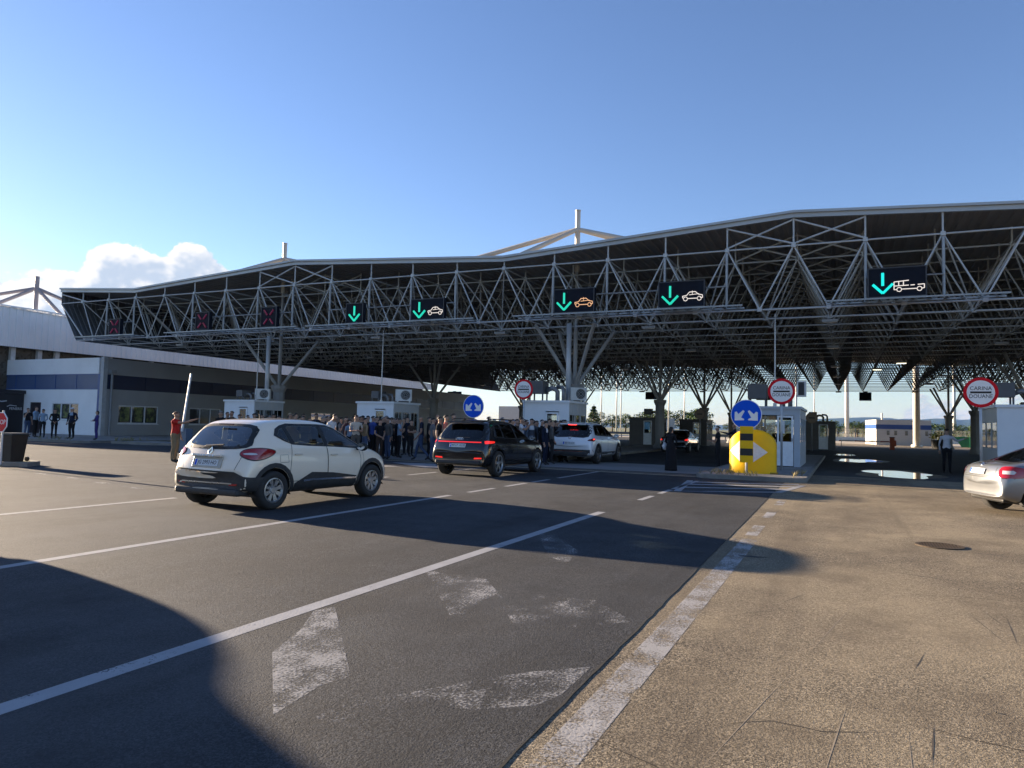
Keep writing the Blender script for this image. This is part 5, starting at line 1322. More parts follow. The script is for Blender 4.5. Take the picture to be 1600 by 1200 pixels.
pl_ = c.plate(.068, .795, 'JG·2993·HO', 0); c.solid('plate_recess', pm('cream_recess', (.42, .39, .33), .4), 0, c.plate_y + .016, .80, (.66, .02, .19), (c.plate_tilt, 0, 0), .008); c.solid('plate_lip', P['paint'], 0, c.plate_y + .012, .915, (.66, .07, .045), (c.plate_tilt, 0, 0), .015)
text('CAPTUR', .045, M_CHROME, c.root, (0, c.plate_y - .026, .914), (rad(90) + c.plate_tilt, 0, 0), spacing=2.2, sx=1.2)
def badge(c, z, kind, r=.05):
    h = c.bvh.ray_cast(Vector((0, -3, z)), Vector((0, 1, 0))); mb = MB()
    if kind == 'diamond':
        for a, b in (((0, 1.35), (.8, 0)), ((.8, 0), (0, -1.35)), ((0, -1.35), (-.8, 0)), ((-.8, 0), (0, 1.35))): mb.tube((a[0] * r, 0, a[1] * r), (b[0] * r, 0, b[1] * r), .013, 6)
    elif kind == 'rings':
        for k in (-1.5, -.5, .5, 1.5):
            mb.path([(k * r * 1.45 + r * math.cos(a * .5236), 0, r * math.sin(a * .5236)) for a in range(13)], .007, 5)
    else:
        mb.path([(r * math.cos(a * .5236), 0, r * math.sin(a * .5236)) for a in range(13)], .009, 5)
        if kind == 'vw': mb.path([(-.7 * r, 0, .6 * r), (-.3 * r, 0, -.7 * r), (0, 0, 0), (.3 * r, 0, -.7 * r), (.7 * r, 0, .6 * r)], .006, 4); mb.path([(-.35 * r, 0, .85 * r), (0, 0, .15 * r), (.35 * r, 0, .85 * r)], .006, 4)
        else: mb.path([(-.4 * r, 0, -.4 * r), (.1 * r, 0, .2 * r), (.5 * r, 0, .5 * r)], .01, 4); mb.path([(.1 * r, 0, .2 * r), (.45 * r, 0, -.2 * r)], .01, 4)
    o = mb.build('badge', M_CHROME, c.root, loc=h[0] + h[1] * .012); o.rotation_euler = (-math.asin(max(-1, min(1, h[1].z))), 0, 0); return o
badge(c, .985, 'diamond', .055)
c.solid('wiper_arm', M_BLK, .05, .145, 1.085, (.42, .02, .028), (rad(-40), rad(-4), 0), .006)
c.solid('brake_lamp_bar', M_TAILD, 0, .40, 1.445, (.34, .03, .02), (0, 0, 0), .005)
c.decal('headlamp', bez([(3.62, .80), (3.78, .85), (3.93, .80), (3.98, .70), (3.85, .68)], 3), 'side', M_CLEAR, .008, .04, both=True)
mb = MB(); mb.tube((0, 0, 0), (0, -.04, .09), .02, 6, .008); mb.build('aerial', M_BLK, c.root, loc=(0, 1.15, 1.56))
crossover = c.root; crossover.location = (-9.62, 8.60, .004); crossover.scale = (1.0, 1.045, .985)
# --- SUV shape shared by the black and the white car
def suv(name, label, paint_, glass_, rimm, L, Wd, H, wheels, wr, rear='e'):
    h = Wd / 2 - .045; k = L / 4.8; z = H / 1.68
    def sc(p): return [(y * k, v * z) for y, v in p]
    P = dict(name=name, cat='car', label=label, L=L, paint=paint_, glass=glass_, rimmat=rimm,
        ys=[y * k for y in [0, .03, .08, .16, .30, .46, .62, .8, 1.1, 1.5, 1.9, 2.3, 2.65, 2.95, 3.25, 3.55, 3.85, 4.2, 4.45, 4.62, 4.74, 4.8]],
        zs=[(0, .40), (.1, .34), (.5, .27), (4.2 * k, .25), (4.6 * k, .28), (4.8 * k, .40)],
        zt=sc([(0, .70), (.03, .86), (.08, 1.0), (.16, 1.10), (.30, 1.26), (.46, 1.43), (.62, 1.58), (.8, 1.64), (1.1, 1.665), (1.7, 1.68), (2.2, 1.66), (2.6, 1.58), (2.95, 1.42), (3.25, 1.25), (3.5, 1.13), (3.85, 1.08), (4.2, 1.03), (4.45, .96), (4.62, .86), (4.74, .72), (4.8, .6)]),
        zb=sc([(0, .7), (.2, 1.03), (.6, 1.09), (1.5, 1.06), (3.0, 1.03), (3.5, 1.0)]),
        w=[(0, h - .07), (.1, h - .02), (.3, h), (4.1 * k, h), (4.5 * k, h - .04), (4.8 * k, h - .16)],
        wt=[(0, h - .14), (.16, h - .12), (.46 * k, h - .24), (.8 * k, h - .30), (2.5 * k, h - .31), (3.3 * k, h - .20), (3.8 * k, h - .14), (4.8 * k, h - .25)],
        wheels=wheels, wr=wr, rim=wr - .105, track=Wd - .27, cab=(1.0, 3.2), spokes=5,
        wins=[sc(q) for q in ([(1.38, 1.14), (2.2, 1.125), (2.15, 1.54), (1.36, 1.55)], [(2.3, 1.12), (3.28, 1.11), (2.95, 1.32), (2.6, 1.49), (2.25, 1.54)], [(.78, 1.17), (1.3, 1.145), (1.28, 1.54), (1.0, 1.50)])],
        rearwin=bez([(-h + .26, 1.11 * z), (-h + .36, 1.52 * z), (0, 1.55 * z), (h - .36, 1.52 * z), (h - .26, 1.11 * z), (0, 1.09 * z)], 3),
        wind=[(-.66, 3.42 * k), (-.52, 2.62 * k), (.52, 2.62 * k), (.66, 3.42 * k), (0, 3.5 * k)],
        doors=[sc(q) for q in ([(1.36, .50), (1.36, 1.13), (2.25, 1.12), (2.25, .46)], [(2.26, .46), (2.26, 1.118), (3.28, 1.10), (3.36, .9), (3.30, .46)])])
    c = Car(P); c.finish()
    frame(c, sc([(.68, 1.17), (.9, 1.14), (2.2, 1.10), (3.46, 1.08), (3.0, 1.36), (2.62, 1.53), (2.2, 1.58), (1.2, 1.58), (.95, 1.54)]), P['wins'])
    rearframe(c, bez([(-h + .19, 1.09 * z), (-h + .31, 1.55 * z), (0, 1.58 * z), (h - .31, 1.55 * z), (h - .19, 1.09 * z), (0, 1.07 * z)], 3), P['rearwin'])
    for d in P['doors']: c.gapline(d, .010, closed=True)
    c.handle([(1.5 * k, .98 * z), (2.42 * k, .97 * z)], paint_); c.mirror(3.10 * k, 1.13 * z, h + .10, paint_)
    for yc in wheels: c.decal('arch_cladding', arcp(yc, wr, wr + .058, wr + .10, -10, 190), 'side', M_CLADB if rear != 'e' else paint_, .009, .05, both=True)
    c.decal('sill_trim', [(1.35 * k, .27), (1.35 * k, .42), (3.3 * k, .42), (3.3 * k, .27)], 'side', M_CLADB if rear != 'e' else M_BLK, .006, .08, both=True)
    c.solid('spoiler', paint_, 0, .50, 1.60 * z, (2 * (h - .36), .24, .03), (rad(8), 0, 0), .012)
    c.solid('wiper_arm', M_BLK, .1, .20, 1.14 * z, (.44, .02, .025), (rad(-45), 0, 0), .006)
    for sg in (-1, 1):
        mb = MB(); mb.path([(0, .75, 1.665 * z), (0, .9, 1.70 * z), (0, 2.2, 1.70 * z), (0, 2.4, 1.655 * z)], .016, 6); mb.build('roof_rail', M_BLK if rear == 'e' else M_RIM, c.root, loc=(sg * (h - .33), 0, 0))
    return c, h, z
c, h, z = suv('suv_car', 'shiny black SUV with full width red tail light bar and white plate', carpaint('black_paint', (.006, .006, .008), .0, .18, 1.0, .15), G_DARK, M_RIM, 4.77, 1.95, 1.66, (.88, 3.78), .375)
c.decal('light_bar', [(-h + .22, .985), (h - .22, .985), (h - .22, 1.012), (-h + .22, 1.012)], 'rear', M_TAILON, .010, .05)
for sg in (1, -1):
    o = c.decal('tail_lamp', [(.70, .955), (1.06, .98), (1.08, 1.03), (.78, 1.045), (.70, 1.03)], 'corner', M_TAILON, .012, .04, sx=sg)[0]
    c.decal('fog_reflector', [(h - .42, .52), (h - .17, .535), (h - .17, .57), (h - .40, .565)], 'rear', M_TAILON, .010, .04, sx=sg)
badge(c, 1.085, 'rings', .036); c.plate(.045, .90, 'WI LP 1033E', rad(-14)); c.solid('bumper_crease', carpaint('black_paint2', (.008, .009, .012), 0, .15, 1.0, .15), 0, .02, .70, (1.5, .05, .03), (0, 0, 0), .012); c.solid('diffuser', M_CLADB, 0, .14, .42, (1.45, .3, .12), bev=.04)
c.root.location = (-10.08, 17.92, .004); black_suv = c.root
c, h, z = suv('suv_car', 'white SUV with brake lights on stopped before the booths', carpaint('white_paint', (.80, .81, .82)), G_DARK, M_RIMD, 4.88, 1.98, 1.70, (.98, 3.88), .375, 't')
for sg in (1, -1):
    o = c.decal('tail_lamp', bez([(.62, .95), (.75, 1.02), (1.03, 1.045), (1.10, .99), (1.0, .93), (.8, .93)], 3), 'corner', M_TAILD, .010, .04, sx=sg)[0]
    c.decal('brake_lamp', [(.88, .985), (1.02, 1.0), (1.02, 1.025), (.88, 1.015)], 'corner', M_BRAKE, .015, .03, sx=sg, parent=o)
c.decal('rear_cladding', [(-h + .02, .42), (h - .02, .42), (h - .02, .585), (-h + .02, .585)], 'rear', M_CLADB, .007, .07); c.decal('side_cladding', [(1.42, .43), (1.42, .47), (3.38, .47), (3.38, .43)], 'side', M_CHROME, .009, .06, both=True)
c.decal('red_strip', [(-h + .1, .50), (h - .4, .50), (h - .4, .525), (-h + .1, .525)], 'rear', M_TAILD, .011, .07)
c.solid('brake_lamp_bar', M_BRAKE, 0, .385, 1.585, (.36, .03, .022), bev=.005); badge(c, 1.05, 'vw', .06); c.plate(.055, .84, 'KA TX 214', rad(-14))
c.solid('diffuser', M_CLADB, 0, .16, .42, (1.5, .34, .16), bev=.05)
c.root.location = (-10.12, 27.25, .008); c.root.rotation_euler = (0, 0, 0); white_suv = c.root
# the parked car outside the frame whose shadow falls across the lower left
# --- saloon shape
def saloon(name, label, paint_, glass_, L, Wd, H, wheels, wr):
    h = Wd / 2 - .04; k = L / 4.5; z = H / 1.46
    def sc(p): return [(y * k, v * z) for y, v in p]
    P = dict(name=name, cat='car', label=label, L=L, paint=paint_, glass=glass_, cr=.16,
        ys=[y * k for y in [0, .03, .08, .16, .28, .42, .6, .85, 1.15, 1.5, 1.8, 2.1, 2.4, 2.7, 3.0, 3.25, 3.55, 3.9, 4.15, 4.33, 4.44, 4.5]],
        zs=[(0, .36), (.1, .30), (.5, .22), (4.0 * k, .20), (4.35 * k, .24), (4.5 * k, .34)],
        zt=sc([(0, .60), (.03, .80), (.08, .93), (.16, .985), (.28, 1.01), (.42, 1.03), (.6, 1.08), (.85, 1.21), (1.15, 1.345), (1.5, 1.43), (1.8, 1.458), (2.1, 1.46), (2.4, 1.43), (2.7, 1.31), (3.0, 1.14), (3.25, 1.01), (3.55, .96), (3.9, .91), (4.15, .84), (4.33, .74), (4.44, .62), (4.5, .52)]),
        zb=sc([(0, .6), (.2, .93), (.6, .97), (1.5, .95), (2.9, .92), (3.3, .90)]),
        w=[(0, h - .09), (.1, h - .03), (.3, h), (3.9 * k, h), (4.2 * k, h - .05), (4.5 * k, h - .2)],
        wt=[(0, h - .15), (.16, h - .11), (.5 * k, h - .14), (.9 * k, h - .26), (1.5 * k, h - .30), (2.4 * k, h - .29), (3.1 * k, h - .17), (3.6 * k, h - .13), (4.5 * k, h - .28)],
        wheels=wheels, wr=wr, rim=wr - .11, track=Wd - .25, cab=(1.05, 2.85), spokes=5,
        wins=[sc(q) for q in ([(1.32, 1.0), (2.05, .985), (2.0, 1.36), (1.42, 1.345)], [(2.14, .98), (2.98, .97), (2.7, 1.16), (2.42, 1.31), (2.1, 1.365)], [(.92, 1.03), (1.25, 1.005), (1.33, 1.32), (1.15, 1.24)])],
        rearwin=bez([(-h + .25, 1.06 * z), (-h + .36, 1.36 * z), (0, 1.385 * z), (h - .36, 1.36 * z), (h - .25, 1.06 * z), (0, 1.045 * z)], 3),
        wind=[(-.58, 3.13 * k), (-.46, 2.48 * k), (.46, 2.48 * k), (.58, 3.13 * k), (0, 3.2 * k)],
        doors=[sc(q) for q in ([(1.28, .44), (1.3, .99), (2.09, .975), (2.09, .40)], [(2.10, .40), (2.10, .973), (2.98, .95), (3.04, .75), (3.0, .38)])])
    c = Car(P); c.finish()
    frame(c, sc([(.82, 1.035), (1.2, .985), (2.1, .965), (3.12, .94), (2.75, 1.19), (2.44, 1.345), (2.1, 1.395), (1.5, 1.385), (1.15, 1.29)]), P['wins'])
    rearframe(c, bez([(-h + .20, 1.045 * z), (-h + .32, 1.38 * z), (0, 1.405 * z), (h - .32, 1.38 * z), (h - .20, 1.045 * z), (0, 1.03 * z)], 3), P['rearwin'])
    for d in P['doors']: c.gapline(d, .010, closed=True)
    c.handle([(1.45 * k, .85 * z), (2.25 * k, .84 * z)], paint_); c.mirror(2.85 * k, .99 * z, h + .10, paint_)
    c.gapline([(-h + .02, .73 * z), (h - .02, .73 * z)], .012, 'rear', both=False, name='bumper_gap'); c.solid('under_bumper', M_BLK, 0, .36, .30, (Wd - .5, .34, .12), bev=.04)
    return c, h, z
c, h, z = saloon('saloon_car', 'black saloon with glowing red tail lights passing between the shaded booths', carpaint('black_paint3', (.006, .006, .007), 0, .15, 1.0, .15), G_DARK, 4.75, 1.84, 1.45, (.95, 3.75), .33)
for sg in (1, -1): c.decal('tail_lamp', bez([(.58, .80), (.70, .88), (.98, .90), (1.02, .84), (.8, .77)], 3), 'corner', M_TAILON, .010, .04, sx=sg)
c.plate(.075, .72, 'BN 418', rad(-10)); c.root.location = (-9.75, 45.0, .004)
c, h, z = saloon('saloon_car', 'silver hatchback saloon cut off by the right edge with red tail light', carpaint('silver_paint', (.21, .225, .245), .55, .30), G_DARK, 4.48, 1.72, 1.44, (.80, 3.40), .315)
tl2 = bez([(.54, .75), (.56, .92), (.78, .94), (1.06, .87), (.98, .80), (.93, .74), (.7, .725)], 3)
for sg in (1, -1):
    o = c.decal('tail_lamp', tl2, 'corner', M_TAIL, .012, .04, sx=sg)[0]
    c.decal('clear_segment', [(.60, .80), (.60, .86), (.76, .87), (.80, .84), (.77, .80)], 'corner', M_CLEAR, .017, .03, sx=sg, parent=o)
badge(c, .955, 'sk', .045); c.plate(.05, .83, 'J59-E-453', rad(-8)); c.gapline([(-.52, .98 * z), (-.56, .75), (.56, .75), (.52, .98 * z)], .008, 'rear', both=False, name='hatch_gap')
silver = c.root; silver.rotation_euler = (0, 0, rad(-72)); silver.location = (2.42, 17.1, 0)
# off-frame van-like car that throws the lower-left shadow
def clone_car(src, label, loc, rz):
    o = copy_tree(src); o.location = loc; o.rotation_euler = (0, 0, rz); o['label'] = label; return o
shadow_car = clone_car(white_suv, 'tall white car parked outside the frame at the left', (-12.7, .45, .004), 0); shadow_car.scale = (1, 1, 1.4)
# ------------------------------------------------------------------ people (local +y is the way they face)
M_SKIN = pm('skin', (.42, .25, .17), .6, var=.08, scale=6); M_SKIN2 = pm('skin_tan', (.33, .19, .125), .6, var=.08, scale=6)
M_HAIR = pm('dark_hair', (.018, .013, .010), .7, var=.3, scale=30); M_HAIRG = pm('grey_hair', (.22, .21, .20), .7, var=.3, scale=30); M_HAIRB = pm('brown_hair', (.07, .045, .028), .7, var=.3, scale=30)
def fab(name, col): return pm('cloth_' + name, col, .85, var=.14, scale=5, bump=.3, bscale=22, spec=.2)
F = dict(black=fab('black', (.013, .013, .015)), navy=fab('navy', (.012, .016, .035)), dark=fab('dark', (.022, .021, .022)), grey=fab('grey', (.12, .125, .135)), white=fab('white', (.58, .58, .60)), cream=fab('cream', (.46, .42, .36)), red=fab('red', (.42, .022, .018)), salmon=fab('salmon', (.55, .17, .12)), maroon=fab('maroon', (.11, .045, .045)), blue=fab('blue', (.035, .07, .28)), lblue=fab('light_blue', (.24, .33, .44)), jeans=fab('jeans', (.055, .085, .16)), khaki=fab('khaki', (.23, .17, .10)), violet=fab('violet', (.045, .035, .16)), brown=fab('brown', (.06, .04, .03)), greyT=fab('grey_trousers', (.09, .085, .08)), suit=fab('suit_blue', (.055, .065, .085)))
M_SHOE = pm('shoe_dark', (.016, .014, .013), .5); M_SHOEW = pm('shoe_white', (.6, .6, .6), .6)
def skel(pose):
    J = {}; H = []   # joints: name -> (co, radius, parent)
    def j(n, co, r, p=None): J[n] = (Vector(co), r, p)
    lean = .0
    j('pelvis', (0, 0, .96), .125); j('spine', (0, .0, 1.10), .125, 'pelvis'); j('chest', (0, .0, 1.27), .135, 'spine'); j('upper', (0, -.005, 1.40), .105, 'chest')
    hb = .10 if pose == 'bent' else 0
    j('neck', (0, .0 + hb * .3, 1.50), .056, 'upper'); j('head0', (0, .015 + hb, 1.575), .070, 'neck'); j('head1', (0, .02 + hb * 1.3, 1.635), .090, 'head0'); j('head2', (0, .008 + hb * 1.4, 1.70), .078, 'head1')
    j('nose', (0, .108 + hb * 1.4, 1.615 - hb * .3), .014, 'head1')
    for s, n in ((-1, 'L'), (1, 'R')):
        j('ear' + n, (s * .092, .012 + hb * 1.3, 1.625), .014, 'head1')
        j('hip' + n, (s * .085, 0, .90), .098, 'pelvis')
        kn, an = (s * .095, .012, .50), (s * .10, -.02, .09)
        if pose == 'walk': kn, an = ((s * .09, .17, .51), (s * .09, .24, .10)) if s > 0 else ((s * .09, -.02, .50), (s * .09, -.33, .16))
        if pose == 'step': kn, an = ((s * .10, .07, .50), (s * .10, .10, .09)) if s > 0 else ((s * .10, -.05, .50), (s * .10, -.14, .09))
        j('knee' + n, kn, .062, 'hip' + n); j('calf' + n, (Vector(kn) * .62 + Vector(an) * .38 + Vector((0, -.02, 0))), .058, 'knee' + n); j('ankle' + n, an, .043, 'calf' + n); j('toe' + n, (an[0] + s * .02, an[1] + .15, .035 if an[2] < .12 else .04), .036, 'ankle' + n)
        j('sh' + n, (s * .175, -.01, 1.405), .066, 'upper')
        el, wr = (s * .235, -.03, 1.13), (s * .245, .04, .89)
        if pose == 'fold': el, wr = (s * .25, .0, 1.13), (s * .06, .20, .98)
        if pose == 'arms': el, wr = (s * .24, .06, 1.16), (-s * .06, .20, 1.16 + .03 * s)
        if pose == 'film': el, wr = (s * .22, .16, 1.28), (s * .09, .34, 1.50)
        if pose == 'phone': el, wr = ((s * .25, .08, 1.17), (s * .10, .18, 1.50)) if s > 0 else (el, wr)
        if pose == 'read': el, wr = (s * .23, .04, 1.13), (s * .08, .27, 1.15)
        if pose == 'point': el, wr = ((s * .30, .20, 1.30), (s * .36, .45, 1.36)) if s > 0 else (el, wr)
        if pose == 'up': el, wr = ((s * .20, .26, 1.36), (s * .17, .52, 1.47)) if s > 0 else (el, wr)
        if pose == 'wide': el, wr = ((s * .34, .10, 1.27), (s * .55, .22, 1.36)) if s > 0 else (el, wr)
        if pose == 'pock': el, wr = (s * .27, -.05, 1.14), (s * .19, .07, .93)
        if pose == 'walk': wr = (s * .24, .14, .92) if s < 0 else (s * .24, -.10, .90)
        el, wr = Vector(el), Vector(wr); d = (wr - el).normalized(); lat = d.cross(Vector((0, 0, 1)) if abs(d.z) < .8 else Vector((0, 1, 0))).normalized()
        if pose in ('stand', 'walk', 'pock', 'fold') or lat.length < .5: lat = Vector((0, 1, 0)) - d * d.y; lat.normalize()
        j('el' + n, el, .046, 'sh' + n); j('fa' + n, el * .65 + wr * .35, .043, 'el' + n); j('wr' + n, wr, .029, 'fa' + n); pal = wr + d * .065; j('palm' + n, pal, .030, 'wr' + n)
        cu = d.cross(lat) * (1 if s > 0 else -1)
        for k, (o, l) in enumerate(((-.028, .070), (-.010, .082), (.009, .076), (.027, .060))):
            a = pal + lat * o * 1.0 + d * .035; b = a + d * l * .55 + cu * .008; c_ = b + d * l * .4 + cu * .028
            j('f%d%s' % (k, n), a, .0105, 'palm' + n); j('g%d%s' % (k, n), b, .0095, 'f%d%s' % (k, n)); j('h%d%s' % (k, n), c_, .008, 'g%d%s' % (k, n))
        tb = wr + d * .03 - lat * .032; j('t0' + n, tb, .012, 'palm' + n); j('t1' + n, tb - lat * .022 + d * .04, .010, 't0' + n)
    return J
body_cache = {}
def body_mesh(pose, sleeve):
    if (pose, sleeve) in body_cache: return body_cache[(pose, sleeve)]
    J = skel(pose); names = list(J); ix = {n: i for i, n in enumerate(names)}
    me = bpy.data.meshes.new('person_skeleton'); me.from_pydata([J[n][0] for n in names], [(ix[n], ix[J[n][2]]) for n in names if J[n][2]], [])
    o = bpy.data.objects.new('person_skeleton', me); C.objects.link(o)
    sk = o.modifiers.new('skin', 'SKIN'); sk.use_smooth_shade = True; sk.branch_smoothing = .35
    for n in names:
        v = me.skin_vertices[0].data[ix[n]]; r = J[n][1]; v.radius = (r, r); v.use_root = (n == 'pelvis')
    ss = o.modifiers.new('sub', 'SUBSURF'); ss.levels = 1; ss.render_levels = 1
    ev = o.evaluated_get(bpy.context.evaluated_depsgraph_get()); m = bpy.data.meshes.new_from_object(ev); bpy.data.objects.remove(o)
    m.materials.clear()
    for q in (M_SKIN, F['black'], F['dark'], M_SHOE, F['white']): m.materials.append(q)
    segs = [(n, J[n][0], J[J[n][2]][0], J[n][1], J[J[n][2]][1]) for n in names if J[n][2]]
    for v in m.vertices:       # give the trunk its depth: flatter front to back, belly and hips wider than deep
        if .78 < v.co.z < 1.46 and abs(v.co.x) < .21 and abs(v.co.y) < .19: v.co.x *= 1.16; v.co.y *= .92
    for f in m.polygons:
        c = f.center; best = None; bd = 9
        for n, a, b, ra, rb in segs:
            d = b - a; t = max(0, min(1, (c - a).dot(d) / max(d.dot(d), 1e-9))); q = (c - (a + d * t)).length / (ra + (rb - ra) * t)
            if q < bd: bd = q; best = (n, t)
        n, t = best; mi = 1
        if n[:4] in ('head', 'nose') or n[:3] == 'ear' or (n == 'neck' and t < .75): mi = 0
        elif n[:2] in ('f0', 'f1', 'f2', 'f3', 'g0', 'g1', 'g2', 'g3', 'h0', 'h1', 'h2', 'h3', 't0', 't1') or n[:4] == 'palm': mi = 0
        elif n[:2] == 'wr': mi = 0 if sleeve == 'short' or t < .15 else 1
        elif n[:2] == 'fa': mi = 0 if sleeve == 'short' else 1
        elif n[:2] == 'el': mi = 0 if sleeve == 'short' and t < .42 else 1
        elif n[:3] == 'toe': mi = 3
        elif n[:5] == 'ankle': mi = 3 if t < .12 else 2
        elif n[:4] in ('calf', 'knee') or n[:3] == 'hip': mi = 2
        elif n == 'spine' and c.z < (.90 if sleeve == 'suit' else .99): mi = 2
        if mi == 1 and sleeve == 'suit' and c.y > .05 and abs(c.x) < .018 + .05 * max(0, (c.z - 1.05)) / .4 and c.z > 1.05: mi = 4
        f.material_index = mi; f.use_smooth = True
    body_cache[(pose, sleeve)] = m; return m
hair_cache = {}
def hair_mesh(kind, pose):
    k = (kind, pose == 'bent')
    if k in hair_cache: return hair_cache[k]
    hb = .13 if pose == 'bent' else 0; mb = MB(); n, m_ = 16, 8; c = Vector((0, .006 + hb, 1.648)); vs = []; fs = []
    for j in range(m_ + 1):
        for i in range(n):
            t = 2 * math.pi * i / n; back = -math.sin(t); lim = (1.0 + .55 * max(0, back) + (.7 * max(0, back + .3) if kind == 'long' else 0)) if kind != 'cap' else 1.25
            ph = lim * j / m_; R = .0945 * (1 + .05 * math.sin(5 * t + j))
            z = math.cos(ph) * (.104); vs.append(c + Vector((R * math.sin(ph) * math.cos(t), R * 1.08 * math.sin(ph) * math.sin(t), z)) + (Vector((0, -.01, -.09 * max(0, back) * (j / m_) ** 3)) if kind == 'long' else Vector((0, 0, 0))))
    fs = [(j * n + i, j * n + (i + 1) % n, (j + 1) * n + (i + 1) % n, (j + 1) * n + i) for j in range(m_) for i in range(n)]
    mb.add(vs, fs)
    if kind == 'cap': mb.box((0, .125 + hb, 1.665), (.15, .11, .015))
    o = mb.build('hair', M_HAIR, smooth=True); me = o.data; bpy.data.objects.remove(o); hair_cache[k] = me; return me
def person(x, y, face, label, pose='stand', sleeve='long', top='black', bot='dark', h=1.76, hair='short', hmat=None, skin=None, shoe=None, z=0.0, wide=1.0, inner='white', group=None, nohair=False):
    o = bpy.data.objects.new('person', body_mesh(pose, sleeve)); C.objects.link(o)
    for i, m in enumerate((skin or (M_SKIN if random.random() < .6 else M_SKIN2), F[top], F[bot], shoe or M_SHOE, F[inner])):
        o.material_slots[i].link = 'OBJECT'; o.material_slots[i].material = m
    s = h / 1.775; o.location = (x, y, z); o.rotation_euler = (0, 0, rad(-face)); o.scale = (s * wide, s * wide, s); tag(o, label, 'person', group)
    if not nohair:
        q = bpy.data.objects.new('cap' if hair == 'cap' else 'hair', hair_mesh(hair, pose)); C.objects.link(q); q.parent = o; q.material_slots[0].link = 'OBJECT'; q.material_slots[0].material = hmat or random.choice((M_HAIR, M_HAIR, M_HAIRB))
    e = MB(); hb = .13 if pose == 'bent' else 0
    return o
face_me = None
def facial(o, pose='stand'):
    global face_me
    hb = .13 if pose == 'bent' else 0
    mb = MB()
    for s in (-1, 1): mb.ball((s * .033, .101 + hb, 1.645), (.011, .006, .007), 6, 4); mb.box((s * .034, .100 + hb, 1.664), (.032, .01, .007))
    mb.box((0, .093 + hb, 1.575), (.045, .012, .009)); q = mb.build('eyes_and_mouth', pm('face_dark', (.05, .025, .02), .6), o)
def phone(o, pose, lab):
    t = MB(); t.box((0, .44 if pose == 'film' else .24, 1.56), (.15, .012, .08) if pose == 'film' else (.075, .012, .15)); q = t.build('phone', M_BLK); q.matrix_world = Matrix.Translation(o.location) @ o.rotation_euler.to_matrix().to_4x4() @ Matrix.Diagonal((*o.scale, 1)); return tag(q, lab, 'phone')
def P2(px, y):       # place on the ray of the photograph column px (measured at head height) at depth y
    u = (px - 800) / 1110; v = (655 - 600) / 1110; d = rt * u + dn * v + fw; return d.x / d.y * y
PV = .14
# left group before the office
person(-43.5, 25.9, 90, 'person in dark T-shirt leaning beside the entrance box with one foot back', 'phone', 'short', 'black', 'jeans', 1.74, z=PV)
person(-42.75, 25.9, 60, 'tall person in light blue shirt hugging another before the white wall', 'arms', 'long', 'lblue', 'dark', 1.84, z=PV)
person(-42.3, 26.05, -80, 'shorter person in pale blue shirt being hugged before the white wall', 'fold', 'long', 'lblue', 'dark', 1.70, z=PV)
person(-41.15, 26.0, 120, 'person in black suit standing sideways before the office window', 'fold', 'suit', 'black', 'black', 1.72, z=PV, inner='black')
o = person(-39.6, 26.0, 165, 'person in white cap, dark jacket and pale shirt with hands in pockets', 'pock', 'suit', 'navy', 'black', 1.82, 'cap', F['white'], z=PV, inner='lblue', wide=1.1)
person(-37.75, 26.2, 200, 'person in violet blue dress standing at the office corner', 'arms', 'long', 'violet', 'violet', 1.66, 'long', z=PV)
# the man in red
o = person(-20.25, 16.85, 62, 'stocky person in red T-shirt and khaki trousers reaching an arm forward', 'up', 'short', 'red', 'khaki', 1.74, 'short', M_HAIRB, M_SKIN2, wide=1.28); facial(o)
CR = 'crowd between the booths and the cars'
L_ = []
def pp(px, y, face, label, pose='stand', sleeve='long', top='black', bot='black', h=1.75, **k):
    zz = k.pop('z', 0.0); h += .075 if px < 520 else 0; return person(P2(px, y), y, face, label, pose, sleeve, top, bot, h, z=zz, group=CR, **k)
pp(345, 24.0, 150, 'bald-looking person in black shirt at the left end of the crowd', 'stand', 'short', 'black', 'dark', 1.80, hmat=M_HAIRG)
pp(355, 25.0, 100, 'dark-haired person between the bald one and the one holding a phone', 'stand', 'short', 'dark', 'dark', 1.78); o = pp(362, 24.2, 170, 'person in black raising a phone behind the rear of the cream car', 'phone', 'short', 'black', 'dark', 1.82)
pp(374, 25.4, 120, 'person in dark red top behind the rear roof of the cream car', 'stand', 'short', 'maroon', 'dark', 1.68); pp(387, 26.5, 60, 'head of a dark-clad person before the white booth door', 'stand', 'long', 'dark', 'dark', 1.66)
pp(397, 25.0, 90, 'person in pale top beside the corner of the left booth', 'stand', 'short', 'cream', 'dark', 1.74); pp(428, 27.0, 140, 'grey-haired person seen over the middle of the cream car roof', 'stand', 'long', 'greyT', 'dark', 1.73, hmat=M_HAIRG)
pp(453, 24.3, 60, 'blond bald person behind the cream car roof below the column', 'stand', 'short', 'dark', 'dark', 1.78, hmat=pm('blond_hair', (.35, .25, .14), .7)); pp(462, 23.8, 40, 'person in dark top turning right behind the cream car roof', 'stand', 'short', 'black', 'dark', 1.77)
pp(474, 26.4, 100, 'person in grey blue shirt in the crowd over the cream car', 'stand', 'short', 'grey', 'dark', 1.78); pp(484, 24.4, 90, 'shorter fair-haired person in the crowd over the cream car', 'stand', 'short', 'brown', 'dark', 1.60, hmat=M_HAIRB)
pp(494, 25.6, 130, 'person in navy shirt in the crowd over the cream car windscreen', 'stand', 'short', 'navy', 'dark', 1.80); pp(505, 24.6, 50, 'light-haired person left of the one in white in the crowd', 'stand', 'short', 'dark', 'dark', 1.66, hmat=M_HAIRG)
